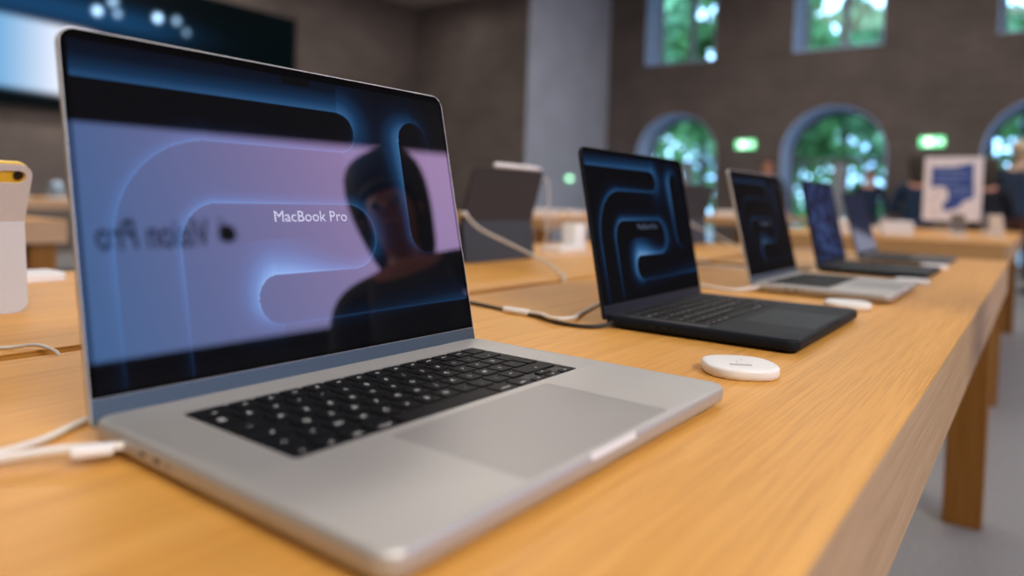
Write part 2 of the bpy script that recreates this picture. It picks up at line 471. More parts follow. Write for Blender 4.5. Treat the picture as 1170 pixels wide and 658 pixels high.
def add_keys(parent, cx, y0, y1, w):
    u = w / 14.55; g = .0026; x0 = cx - 7.25 * u
    rh = (y1 - y0 - .002) / 6; ytop = y1 - .001
    def put(kind, xa, wu, yc, d, legend):
        me = key_mesh(kind, wu * u - g, d - g, legend, u)
        o = bpy.data.objects.new('key', me); COL.objects.link(o); o.parent = parent
        o.location = (xa + wu * u / 2, yc, 0)
        return o
    for r, row in enumerate(ROWS):
        xa = x0; yc = ytop - (r + .5) * rh
        for lg, wu in row:
            kind = 'word' if wu > 1.2 else 'plain'
            put(kind, xa, wu, yc, rh, lg); xa += wu * u
    o = put('return', x0 + 13.5 * u, 1, ytop - 3 * rh, 2 * rh, '')
    xa = x0; yc = ytop - 5.5 * rh
    for lg, wu in (('fn', 1), ('ctrl', 1), ('option', 1), ('command', 1.25), ('', 5), ('command', 1.25), ('option', 1)):
        put('word', xa, wu, yc, rh, lg); xa += wu * u
    put('plain', xa, 1, yc - rh * .25, rh * .5, '<')
    put('plain', xa + u, 1, yc + rh * .24, rh * .52, '^'); put('plain', xa + u, 1, yc - rh * .26, rh * .52, 'v')
    put('plain', xa + 2 * u, 1, yc - rh * .25, rh * .5, '>')

def make_laptop(name, W, D, T, th, lidH, loc, rz, mats, label, wall, ws, group, kb=(.1079, .2191, .2764), tp=(.1605, .0046, .0997), estr=1.0, mid=True, feet_h=.0026, nu=300, ports=True, rim=.0046, chin=.0100):
    """origin: front-left corner of the base on the table; x right, y towards the hinge"""
    root = thing(name, loc, rz, label, 'laptop', group)
    alu, chinm, pad, gr = mats
    # base body
    bm = bmesh.new()
    zb = feet_h
    rslab(bm, 0, W, 0, D, .0125, [(zb, .004), (zb + .0012, .0015), (zb + .0035, .0003), (zb + .0048, 0), (T - .0034, 0), (T - .0022, .0004), (T - .0011, .0011), (T - .0004, .0019), (T, .0029)], n=10)
    me = bm_to_me(bm)
    cut = bmesh.new()
    box(cut, .040, W - .040, D - .0034, D + .01, T - .009, T + .01)                              # hinge channel
    rslab(cut, W / 2 - .0268, W / 2 + .0268, -.006, .0016, .0015, [(T - .0042, 0), (T + .01, 0)], n=5)   # finger scoop
    rslab(cut, W / 2 - kb[2] / 2, W / 2 + kb[2] / 2, kb[0], kb[1], .003, [(T - .0018, 0), (T + .01, 0)], n=5)
    rslab(cut, W / 2 - tp[0] / 2, W / 2 + tp[0] / 2, tp[1], tp[2], .0035, [(T - .0006, 0), (T + .01, 0)], n=6)
    if ports:
        for py, ph in ((.186, .0085), (.171, .0085)):
            cut2 = bmesh.new()
            ys = D - .2481 + py
            loft(cut, [[(x, ys + a * ph / .0085, T - .0065 + b) for a, b in rrect(-.0042, .0042, -.0013, .0013, .00125, 4)] for x in (-.001, .006)])
            cut2.free()
        loft(cut, [[(x, D - .2481 + .160 + .0017 * math.cos(a), T - .0065 + .0017 * math.sin(a)) for a in [2 * PI * i / 14 for i in range(14)]] for x in (-.001, .006)])
    me = boolean(me, cut)
    base = obj('base', me, alu, root, smooth=35)
    # keyboard tray, keys
    bm = bmesh.new()
    rslab(bm, W / 2 - kb[2] / 2 + .0001, W / 2 + kb[2] / 2 - .0001, kb[0] + .0001, kb[1] - .0001, .003, [(-.0017, 0), (-.0013, 0)], n=5)
    tray = obj('keyboard', bm, M['well'], root, loc=(0, 0, T))
    kroot = tray
    add_keys(kroot, W / 2, kb[0], kb[1], kb[2])
    # trackpad
    bm = bmesh.new()
    rslab(bm, W / 2 - tp[0] / 2 + .0003, W / 2 + tp[0] / 2 - .0003, tp[1] + .0003, tp[2] - .0003, .0033, [(T - .0006, 0), (T - .00012, 0), (T - .00004, .0001)], n=6)
    obj('trackpad', bm, pad, root, smooth=35)
    # speaker grilles: fields of drilled dots either side of the keyboard
    gw = min(.030, (W - kb[2]) / 2 - .0035)
    for s in (-1, 1):
        xa = W / 2 + s * (kb[2] / 2 + .0028); xb = xa + s * (gw - .005)
        bm = bmesh.new(); xs = sorted((xa, xb))
        rslab(bm, xs[0], xs[1], kb[0] - .001, kb[1] - .010, .001, [(T - .0003, 0), (T + .00003, 0)], n=3)
        obj('speaker_grille', bm, gr, root)
    for fx, fy in ((.03, .03), (W - .03, .03), (.03, D - .035), (W - .03, D - .035)):
        bm = bmesh.new()
        loft(bm, [[(fx + r * math.cos(2 * PI * i / 20), fy + r * math.sin(2 * PI * i / 20), z) for i in range(20)] for r, z in ((.010, 0), (.011, .001), (.011, feet_h + .0006))])
        obj('foot', bm, M['rubber'], root)
    bm = bmesh.new()
    yv = .0016
    vs = [bm.verts.new(p) for x in (W / 2 - .0262, W / 2 + .0262) for p in ((x, yv, T - .0005), (x, yv, T - .0043), (x, .0002, T - .0043))]
    bm.faces.new((vs[0], vs[1], vs[2])); bm.faces.new((vs[3], vs[5], vs[4]))
    bm.faces.new((vs[0], vs[2], vs[5], vs[3])); bm.faces.new((vs[0], vs[3], vs[4], vs[1])); bm.faces.new((vs[1], vs[4], vs[5], vs[2]))
    obj('finger_notch', bm, M['notch_glint'] if 'silver' in label else alu, root)  # wedge added in the scoop; on silver bases its highlight is painted on
    if ports:
        for py, hw in ((.186, .0041), (.171, .0041), (.160, .0016)):
            ys = D - .2481 + py
            bm = bmesh.new()
            loft(bm, [[(x, ys + a, T - .0065 + b) for a, b in rrect(-hw, hw, -.0012, .0012, .00115, 4)] for x in (.0007, .0050)])
            obj('port', bm, M['rubber'], root)
    # hinge
    bm = bmesh.new(); tube(bm, [(.042, D - .001, T - .0045), (W - .042, D - .001, T - .0045)], .0030, 14)
    obj('hinge', bm, M['rubber'], root, smooth=40)
    # lid, in its own frame: x right, z up along the lid, front face y=0
    lid = bpy.data.objects.new('lid', None)
    bm = bmesh.new()
    # outline rounded at the top, square-ish below
    def outline(i, y, r):
        pts = []
        x0, x1, z0, z1 = i, W - i, -.0065 + i, lidH - i
        for cx, cz, a0, rr in ((x1, z0, -90, .003), (x1, z1, 0, r), (x0, z1, 90, r), (x0, z0, 180, .003)):
            rr = max(rr - i, .001)
            cx_ = cx - rr if cx > W / 2 else cx + rr; cz_ = cz - rr if cz > lidH / 2 else cz + rr
            for k in range(9):
                a = math.radians(a0 + 90 * k / 8); pts.append((cx_ + rr * math.cos(a), y, cz_ + rr * math.sin(a)))
        return pts
    loft(bm, [outline(.0009, .0046, .0115), outline(.0002, .0038, .0115), outline(0, .003, .0115), outline(0, .0006, .0115), outline(.0004, 0, .0115)])
    lid = obj('lid', bm, alu, root, smooth=40)
    lid.location = (0, D - .0017 + .0 if mid else D, T); lid.rotation_euler = (-th, 0, 0)
    # glass and display
    bm = bmesh.new()
    loft(bm, [[(x, y, z) for x, z in glass_outline(.0011, W - .0011, chin, lidH - .0011, .0105)][::-1] for y in (.0005, -.00005)])
    obj('display_glass', bm, M['glass_black'], lid)
    bm = bmesh.new(); box(bm, .001, W - .001, -.00005, .0003, -.0055, chin - .0003)
    obj('chin_strip', bm, chinm, lid)
    sm = attr_screen_mat('screen_' + wall.__name__, estr, 1.95 if ws else 1.4)
    k = W / .3557
    us = (5.0, 350.7); vs = (13.0, 233.0)
    vtop = (lidH * 1000 - 6) / k
    grid_screen('display', us[0], us[1], chin * 1000 / k + 2.5, min(vs[1], vtop), wall, nu, int(nu * .64), sm, lid, k)
    if wall is wallpaper:
        tm = text_mesh('MacBook Pro', .0122 * k)
        xs = [v.co.x for v in tm.vertices]; sx = (.0708 * k) / (max(xs) - min(xs))
        for v in tm.vertices:
            x, y, z = v.co; v.co = (.1777 * k + x * sx, -.00016, .1187 * k + y)
        tmn = bpy.data.materials.get('screen_text') or simple('screen_text', (.3, .3, .35), .3, emis=(.40, .42, .62), estr=.75)
        dim = bpy.data.materials.get('screen_text_dim') or simple('screen_text_dim', (.02, .02, .03), .3, emis=(.10, .16, .26), estr=.5)
        obj('display_lettering', tm, tmn if ws else dim, lid)
    return root

SIL = (M['silver'], M['silver_side'], M['trackpad'], M['grille'])
BLK = (M['black_alu'], M['black_chin'], M['black_pad'], M['black_grille'])
GRP = None
make_laptop('laptop', .3557, .2481, .0156, .227, .2405, (0, 0, H), -.013, SIL,
            'large silver laptop in the foreground, open, bright blue channel wallpaper with a purple reflection', wallpaper, True, GRP, nu=440)
K14 = dict(kb=(.0985, .2045, .2660), tp=(.130, .0046, .0865))
make_laptop('laptop', .3126, .2212, .0155, .205, .2065, (.583, .002, H), 0, BLK,
            'black laptop beside the round white puck, second in the row, blue channel wallpaper', wallpaper, False, GRP, nu=300, **K14)
make_laptop('laptop', .3126, .2212, .0155, .245, .2065, (1.112, -.006, H), 0, SIL,
            'silver laptop with dim blue wallpaper, third in the row behind the black one', wallpaper, False, GRP, nu=240, estr=.28, **K14)
make_laptop('laptop', .3126, .2212, .0125, .225, .2100, (1.640, .002, H), 0, BLK,
            'dark laptop showing a mottled blue picture, fourth in the row', abstract_wall, False, GRP, nu=160, **K14)
make_laptop('laptop', .3126, .2212, .0125, .28, .1950, (2.165, .010, H), 0, (M['space_grey'],) + BLK[1:],
            'farthest laptop of the row, navy picture with pale lower half', split_wall, False, GRP, nu=120, **K14)

# ------------------------------------------------------------------ pucks
def puck(x, y, label, rz=0.0, marks=True):
    t = thing('white_puck', (x, y, H), rz, label, 'sensor puck', 'white round pucks along the table front')
    def ring(r, z):
        pts = []
        for i in range(48):
            a = 2 * PI * i / 48; e = 2.5
            c, s = math.cos(a), math.sin(a)
            k = (abs(c) ** e + abs(s) ** e) ** (-1 / e)
            pts.append((r * k * c, r * k * s, z))
        return pts
    bm = bmesh.new()
    loft(bm, [ring(.0300, .0), ring(.0315, .0012), ring(.0325, .004), ring(.0325, .0075), ring(.0320, .0092), ring(.0308, .0098), ring(.0280, .0100)])
    obj('body', bm, M['white'], t, smooth=50)
    if marks:
        bm = bmesh.new()
        for i in range(7):
            box(bm, -.0145, -.0075, .010 - i * .0028, .0115 - i * .0028, .0100, .01008)
        obj('printed_marks', bm, M['cable_k'] if False else simple('puck_print', (.28, .27, .28), .5), t)
        bm = bmesh.new()
        for dx, dy in ((.002, .002), (.010, -.004)):
            loft(bm, [[(dx + .0011 * math.cos(2 * PI * i / 14), dy + .0011 * math.sin(2 * PI * i / 14), z) for i in range(14)] for z in (.0099, .01008)])
        obj('indicator_dots', bm, simple('puck_dot', (.35, .33, .34), .5), t)
puck(.465, .022, 'white rounded puck on the table between the silver laptop and the black laptop', .6)
puck(1.020, .040, 'white puck at the far side of the black laptop front corner', .2, False)
puck(1.530, .016, 'white puck by the front corner of the third, silver laptop', .1, False)
puck(2.060, .030, 'farthest white puck, next to the dark fourth laptop', 0, False)

# ------------------------------------------------------------------ tables
def table(x0, x1, y0, y1, label, group, inset=.028, slot=True):
    L = x1 - x0; Wd = y1 - y0; cx = (x0 + x1) / 2; cy = (y0 + y1) / 2
    t = thing('wooden_table', (cx, cy, 0), 0, label, 'table', group)
    a, b = L / 2, Wd / 2; ap = .030
    ztop = H; zt = H - .095
    s0 = -.013; s1 = .013
    for ya, yb in ((-b, s0), (s1, b)):
        bm = bevel_box(-a, a, ya, yb, ztop - .002, ztop, .0006, 2)
        box(bm, -a + ap + .001, a - ap - .001, ya if ya == s1 else -b + ap + .001, yb if yb == s0 else b - ap - .001, ztop - .030, ztop - .0021)
        obj('tabletop', bm, M['oak'], t)
    bm = bmesh.new(); box(bm, -a + ap, a - ap, s0 - .02, s1 + .02, ztop - .050, ztop - .0305)
    obj('cable_channel', bm, M['slot_wood'], t)
    for s in (-1, 1):
        y = s * (b - ap / 2)
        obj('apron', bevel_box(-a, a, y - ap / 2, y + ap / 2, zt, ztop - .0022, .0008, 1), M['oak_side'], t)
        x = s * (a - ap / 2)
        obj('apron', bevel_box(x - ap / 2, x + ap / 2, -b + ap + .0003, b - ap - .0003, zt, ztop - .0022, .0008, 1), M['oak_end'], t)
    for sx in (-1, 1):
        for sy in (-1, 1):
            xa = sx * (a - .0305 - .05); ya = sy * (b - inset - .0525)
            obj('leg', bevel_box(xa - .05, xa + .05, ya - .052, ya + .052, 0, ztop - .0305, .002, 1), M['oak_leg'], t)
    return t
TG = None
table(-.42, 2.63, -.116, 1.150, 'long oak table in the foreground carrying the row of laptops', TG)
table(4.25, 7.25, -.085, 1.18, 'oak table beyond the end of the laptop table, carrying the poster', TG)
table(-1.95, 1.17, 3.07, 4.33, 'oak table behind the white tablet at the left', TG)
table(4.75, 7.8, 2.98, 4.25, 'oak table seen between the dark tablet and the black laptop', TG)
table(1.3, 4.4, 7.6, 8.86, 'farthest oak table at the left, below the video wall', TG)
table(8.9, 11.9, 2.55, 3.8, 'oak table in the back, seen past the black laptop', TG)

# side faces of the tops: the boards' edges read as side wood, its reflected paleness painted in, through the apron material
# ------------------------------------------------------------------ cables
def cable(name, pts, r, mat, label, cat='cable', k=10, plug=None):
    bm = bmesh.new(); P = [(x, y, H + z) for x, y, z in pts]
    t = None
    tube(bm, spline(P, k), r, 12)
    o = obj(name, bm, mat, None, smooth=True)
    props(o, label, cat)
    return o

c = cable('power_cable', [(.0035, .207, .0085), (-.022, .2245, .0088), (-.045, .238, .007), (-.075, .250, .0035), (-.13, .270, .0030), (-.25, .31, .0030)], .0026, M['cable_w'],
          'white power cable plugged into the left side of the silver laptop')
bm = bmesh.new()
rslab(bm, -.0105, .0105, -.0042, .0042, .0018, [(-.0028, .0008), (-.002, 0), (.002, 0), (.0028, .0008)], n=5)
pl = obj('plug', bm, M['white'], c, smooth=50); pl.location = (-.0112, .2115, H + .0088); pl.rotation_euler = (0, 0, math.radians(-28))
cable('tether_cable', [(.045, .300, .0030), (.010, .281, .0028), (-.015, .266, .0028), (-.045, .262, .0024), (-.09, .268, .0024), (-.25, .29, .0024)], .0022, M['cable_w'],
      'white cable coming out from behind the silver laptop screen')
cable('thin_cable', [(-.15, .610, .0018), (-.03, .583, .0018), (.04, .562, .0018), (.068, .548, .0022), (.080, .525, .006), (.086, .505, .004), (.089, .497, -.002), (.090, .507, -.018)], .0016, M['cable_w'],
      'thin white cable running into the table slot at the left')
c = cable('black_cable', [(.630, .560, .0025), (.612, .500, .0025), (.604, .440, .0025), (.590, .375, .0025), (.576, .310, .0025), (.556, .262, .0025), (.560, .232, .0025), (.575, .218, .0035), (.5905, .2095, .0075)], .0026, M['cable_k'],
          'black cable curving across the table into the black laptop')
bm = bmesh.new(); tube(bm, [(.594, .2068, H + .0085), (.5815, .2135, H + .0055)], [.0036, .0030], 12); obj('plug', bm, M['cable_k'], c, smooth=True)
bm = bmesh.new(); tube(bm, spline([(.5835, .369, H + .0044), (.5820, .348, H + .0044), (.5815, .329, H + .0044)], 6), [.0042] * 13, 14)
s_ = obj('cable_sleeve', bm, M['white'], None, smooth=True)
props(s_, 'short white sleeve clipped over the black cable', 'cable sleeve')
cable('white_cable', [(.5810, .327, .0052), (.573, .305, .0070), (.556, .281, .0075), (.556, .263, .0082), (.590, .266, .0060), (.640, .286, .0030), (.710, .306, .0024), (.80, .33, .0024)], .0023, M['cable_w'],
      'white cable leaving the sleeve and passing behind the black laptop')
cable('white_cable', [(1.1122, .2005, .0085), (1.090, .213, .0060), (1.075, .232, .0030), (1.082, .275, .0030), (1.13, .335, .0030), (1.2, .40, .003), (1.28, .497, .003), (1.285, .510, -.018)], .0030, M['cable_w'],
      'white cable plugged into the third laptop, the silver one')
cable('white_cable', [(1.560, .3100, .0030), (1.535, .330, .0030), (1.500, .40, .0030), (1.49, .495, .0030), (1.49, .510, -.018)], .0030, M['cable_w'],
      'white cable lying behind the third laptop near the table slot')
cable('black_cable', [(1.66, .245, .0030), (1.60, .300, .0030), (1.62, .37, .0030), (1.60, .495, .003), (1.60, .51, -.018)], .0030, M['cable_k'],
      'black cable behind the fourth laptop running to the slot')

# ------------------------------------------------------------------ tablets in folios
def tablet(x0, w, y0, hz, fold_z, label, mats, yellow=False, pencil=False, tether=None, hole=None, kb_depth=.20, fold_dy=.013, top_dy=-.034):
    t = thing('tablet', (x0, y0, H), 0, label, 'tablet', None)
    cover, flap, body = mats
    yf = fold_dy; yt = fold_dy + top_dy
    ang = math.atan2(-top_dy, hz - fold_z)        # lean of the upper panel towards -y
    L2 = math.hypot(top_dy, hz - fold_z)
    L1 = math.hypot(yf, fold_z)
    def panel(name, L, th, mat, loc, rx, r=.014, holes=None, lower=False):
        bm = bmesh.new()
        pts = rrect(0, w, 0, L, .003, 6) if r is None else None
        # corners rounded only on the free edge
        P = []
        rr = r
        if lower:
            order = [(w - rr, rr, -90, rr), (w - .001, L - .001, 0, .001), (.001, L - .001, 90, .001), (rr, rr, 180, rr)]
        else:
            order = [(w - .001, .001, -90, .001), (w - rr, L - rr, 0, rr), (rr, L - rr, 90, rr), (.001, .001, 180, .001)]
        for cx, cy, a0, q in order:
            for i in range(7):
                a = math.radians(a0 + 15 * i); P.append((cx + q * math.cos(a), cy + q * math.sin(a)))
        loft(bm, [[(x, -d, z) for x, z in P] for d in (0, th)])
        me = bm_to_me(bm)
        if holes: me = boolean(me, holes)
        o = obj(name, me, mat, t, smooth=40); o.location = loc; o.rotation_euler = (rx, 0, 0)
        return o
    hb = None
    if yellow:
        hb = bmesh.new()
        loft(hb, [[(x, y, z) for x, z in rrect(w - .036, w - .0065, L2 - .0225, L2 - .0075, .0072, 8)] for y in (-.01, .01)])
    # the flap from the table up to the fold, the cover from the fold to the top
    panel('folio_flap', L1, .0022, flap, (0, 0, 0.0), -math.atan2(yf, fold_z), lower=True)
    panel('folio_cover', L2, .0022, cover, (0, yf, fold_z), math.atan2(-top_dy, hz - fold_z), holes=hb)
    # the tablet itself behind the cover, leaning the same way and standing on the front flap
    ca, sa = math.cos(ang), math.sin(ang)
    Ht = (hz - (.003 if yellow else .008)) / ca
    bm = bmesh.new()
    loft(bm, [[(x, y, z) for x, z in rrect(.001 + i, w - .001 - i, i, Ht - i, .016, 6)] for y, i in ((.0004, .0008), (.0012, 0), (.0055, 0), (.0063, .0008))])
    o = obj('tablet_body', bm, body, t, smooth=40)
    yb = yt + math.tan(ang) * (hz - .0065)
    o.location = (0, yb, .0045); o.rotation_euler = (ang, 0, 0)
    bm = bmesh.new(); loft(bm, [[(x, y, z) for x, z in rrect(.010, w - .010, .010, Ht - .010, .008, 6)][::-1] for y in (.0060, .00645)])
    g = obj('tablet_screen', bm, M['glass_black'], t); g.location = o.location; g.rotation_euler = o.rotation_euler
    bm = bmesh.new(); rslab(bm, 0, w, yb - .004, yb + kb_depth, .012, [(0, .0005), (.0042, .0005), (.0045, .001)], n=6)
    obj('front_flap', bm, flap, t)
    if yellow:
        bm = bmesh.new()
        loft(bm, [[(w - .0145 + .0052 * math.cos(2 * PI * i / 24) * s, y, Ht - .0150 + .0052 * math.sin(2 * PI * i / 24) * s) for i in range(24)][::-1] for y, s in ((.002, 1), (-.0014, 1), (-.0017, .85))])
        l = obj('camera', bm, M['lens'], t, smooth=40); l.location = o.location; l.rotation_euler = o.rotation_euler
    return t, yb, yt
tablet(-.089, .248, .754, .172, .106, 'tablet with yellow body in a white folio, standing at the left edge', (M['white_fab'], M['white_fab'], M['yellow']), yellow=True, fold_dy=.014, top_dy=-.026)
t1, yb, yt = tablet(1.078, .281, .838, .220, .096, 'large tablet in a dark grey folio seen from behind, beside the foreground laptop', (M['folio'], M['folio_low'], M['folio']))
t2, _, _ = tablet(2.290, .281, .838, .220, .096, 'dark tablet in a folio, partly hidden behind the black laptop screen', (M['folio'], M['folio_low'], M['folio']))
# pencil lying on the tablet's top edge
bm = bmesh.new()
zt_ = H + .2205
tube(bm, [(1.158, .8215, zt_ + .006), (1.161, .8215, zt_ + .006), (1.325, .8215, zt_ + .006), (1.350, .8215, zt_ + .006), (1.357, .8215, zt_ + .006)], [.004, .006, .006, .0025, .001], 14)
o = obj('stylus', bm, M['white'], None, smooth=50); props(o, 'white stylus lying on the top edge of the dark tablet', 'stylus')

def tether(pts, label, xp, yp, zp):
    c = cable('security_cable', pts, .0030, M['cable_g'], label)
    return c
c = tether([(1.080, .8520, .113), (1.072, .835, .112), (1.068, .79, .082), (1.083, .70, .046), (1.055, .60, .020), (1.000, .53, .005), (.978, .517, -.004), (.975, .515, -.022)],
       'thick pale cable arching from the dark tablet down into the table slot', 0, 0, 0)
bm = bmesh.new(); tube(bm, [(1.084, .855, H + .114), (1.071, .833, H + .112)], .0050, 12); obj('plug', bm, M['white'], c, smooth=True)
c = tether([(2.292, .8520, .113), (2.284, .835, .112), (2.30, .78, .072), (2.28, .70, .046), (2.18, .60, .020), (2.06, .53, .005), (2.04, .517, -.004), (2.037, .515, -.022)],
       'thick pale cable arching behind the black laptop screen', 0, 0, 0)
# hanging cord beside the dark tablet
cable('hanging_cord', [(1.364, .826, .205), (1.380, .815, .195), (1.385, .815, .12), (1.384, .82, .05), (1.392, .83, .008), (1.44, .84, .003), (1.56, .83, .003), (1.66, .80, .003), (1.74, .70, .003), (1.72, .6, .003), (1.70, .515, .002), (1.70, .512, -.02)], .0018, M['cable_w'],
      'pale cord hanging from the side of the dark tablet and looping on the table')
# white stylus case behind the white tablet
bm = bmesh.new()
rslab(bm, .175, .315, 1.020, 1.095, .012, [(H, .001), (H + .001, 0), (H + .011, 0), (H + .013, .002)], n=6)
props(obj('charging_pad', bm, M['white'], None, smooth=40), 'flat white charging pad behind the white tablet, at the table far edge', 'charging pad')
bm = bmesh.new()
rslab(bm, 1.60, 1.75, .90, .98, .012, [(H, .001), (H + .001, 0), (H + .010, 0), (H + .012, .002)], n=6)
props(obj('charging_pad', bm, M['white'], None, smooth=40), 'flat white pad on the table between the dark tablet and the black laptop', 'charging pad')
bm = bmesh.new()
rslab(bm, 1.735, 1.795, .93, .99, .012, [(H, .001), (H + .001, 0), (H + .075, 0), (H + .078, .002)], n=6)
props(obj('white_box', bm, M['white'], None, smooth=40), 'small upright white box peeking out left of the black laptop screen', 'box')

# ------------------------------------------------------------------ items on the other tables
def phone_on_stand(x, y, rz, label, group=None, tall=.15, colr='white'):
    t = thing('phone_display', (x, y, H), rz, label, 'phone', group)
    bm = bmesh.new(); rslab(bm, -.05, .05, -.05, .05, .02, [(0, .001), (.006, 0), (.008, .002)], n=6)
    obj('stand_base', bm, M['white'], t, smooth=40)
    bm = bmesh.new(); tube(bm, [(0, .0, .007), (0, .0, .05)], .006, 12); obj('stem', bm, M['chrome'], t, smooth=True)
    bm = bmesh.new(); loft(bm, [[(x_, y_, z_) for x_, z_ in rrect(-.037, .037, 0, tall, .01, 5)] for y_ in (0, .008)])
    o = obj('phone_body', bm, M[colr], t, smooth=40); o.location = (0, -.012, .035); o.rotation_euler = (-.3, 0, 0)
    return t
def white_box(x, y, w, d, h, label, mat='white', rz=0, group=None):
    bm = bevel_box(-w / 2, w / 2, -d / 2, d / 2, 0, h, .006, 3)
    o = obj('product_box', bm, M[mat], None, loc=(x, y, H), rot=(0, 0, rz)); props(o, label, 'box', group); return o
white_box(4.62, .72, .16, .14, .09, 'white box on the far table left of the last laptop screen')
white_box(4.80, .50, .17, .16, .085, 'white box on the far table right of the last laptop screen', rz=.3)
white_box(5.45, .62, .25, .2, .03, 'flat white box lying on the poster table', rz=-.2)
M['mid_grey'] = simple('mid_grey', (.2, .22, .27), .35, .3)
for i, (x, y, rz, cm, lb) in enumerate(((5.95, .10, 1.4, 'mid_grey', 'grey phone on a stand right of the poster'), (5.3, .02, 1.2, 'white', 'white phone on a stand near the right corner of the poster table'),
                      (5.0, .20, 1.5, 'mid_grey', 'grey phone on a stand in front of the poster foot'))):
    phone_on_stand(x, y, rz, lb, tall=.11, colr=cm)
white_box(5.25, 3.35, .5, .3, .06, 'wide white box on the table seen behind the dark tablet', rz=.4)
white_box(5.9, 3.5, .3, .3, .05, 'low white box beside the wide one on that same table', rz=.1)
white_box(5.22, 3.80, .12, .12, .13, 'upright tan box behind the white boxes, right of the dark tablet', mat='oak_leg')
white_box(9.6, 3.05, .6, .4, .07, 'white box on the back table seen left of the silver laptop screen')
# glass domes with headphones on the far left table
def dome(x, y, label):
    t = thing('glass_dome', (x, y, H), 0, label, 'display dome', 'glass domes on the far left table')
    bm = bmesh.new()
    loft(bm, [[(r * math.cos(2 * PI * i / 28), r * math.sin(2 * PI * i / 28), z) for i in range(28)] for r, z in ((.12, 0), (.12, .012), (.115, .016))])
    obj('dome_base', bm, M['white'], t, smooth=40)
    bm = bmesh.new()
    loft(bm, [[(max(r, .002) * math.cos(2 * PI * i / 28), max(r, .002) * math.sin(2 * PI * i / 28), z) for i in range(28)]
              for r, z in [(.09 * math.cos(a) if k else .09, .016 + (.08 if k else 0) + .09 * math.sin(a)) for k, a in [(0, 0)] + [(1, PI / 2 * j / 8) for j in range(9)]]])
    obj('glass_cover', bm, M['dome'], t, smooth=True)
M['dome'] = simple('bluish_glass', (.22, .34, .46), .08, .2, coat=1)
dome(2.72, 7.9, 'rounded glass dome on the far left table, left one, partly behind the white tablet')
dome(3.08, 7.9, 'rounded glass dome on the far left table, nearer the foreground laptop screen')

# ------------------------------------------------------------------ poster on its stand
px0, px1, pz0, pz1 = .158, .482, H + .105, H + .545
X = 6.0
t = thing('poster_stand', (X, .32, H), 0, 'white poster with a blue shape on a clear stand, on the table beyond', 'poster')
bm = bevel_box(-.008, .008, -.178, .178, .085, .545, .003, 2); obj('poster_board', bm, simple('poster_white', (.88, .84, .86), .5), t)
bm = bmesh.new()
def pp(a, b): return (-.0085, .165 - a * .33, .10 + b * .435)
poly = [(.10, .86), (.5, .86), (.86, .93), (.9, .36), (.72, .30), (.62, .18), (.36, .12), (.33, .24), (.44, .34), (.40, .50), (.28, .54), (.10, .52)]
vs_ = [bm.verts.new(pp(a, b)) for a, b in poly]; f = bm.faces.new(vs_)
r_ = bmesh.ops.extrude_face_region(bm, geom=[f]); bmesh.ops.translate(bm, verts=[v for v in r_['geom'] if isinstance(v, bmesh.types.BMVert)], vec=(-.0006, 0, 0))
obj('blue_print', bm, simple('poster_blue', (.035, .09, .34), .5), t)
bm = bmesh.new()
for (a0, a1, b) in ((.18, .72, .80), (.18, .80, .71), (.18, .64, .62), (.48, .82, .50), (.48, .78, .43)):
    y0, y1 = .165 - a1 * .33, .165 - a0 * .33; z = .10 + b * .435
    box(bm, -.0096, -.0090, y0, y1, z - .005, z + .005)
obj('pale_text_lines', bm, simple('poster_pale', (.25, .32, .58), .5), t)
bm = bmesh.new()
for (a, b) in ((.14, .30), (.14, .12), (.2, .42)):
    q = pp(a, b); box(bm, -.0092, -.0080, q[1] - .008, q[1] + .008, q[2] - .008, q[2] + .008)
obj('small_red_marks', bm, simple('poster_red', (.6, .25, .22), .5), t)
bm = bmesh.new(); tube(bm, [(0, 0, .004), (0, 0, .088)], .006, 12); obj('stem', bm, M['chrome'], t, smooth=True)
bm = bmesh.new(); rslab(bm, -.06, .06, -.1, .1, .01, [(0, 0), (.005, 0), (.006, .001)]); obj('foot_plate', bm, M['white'], t, smooth=40)

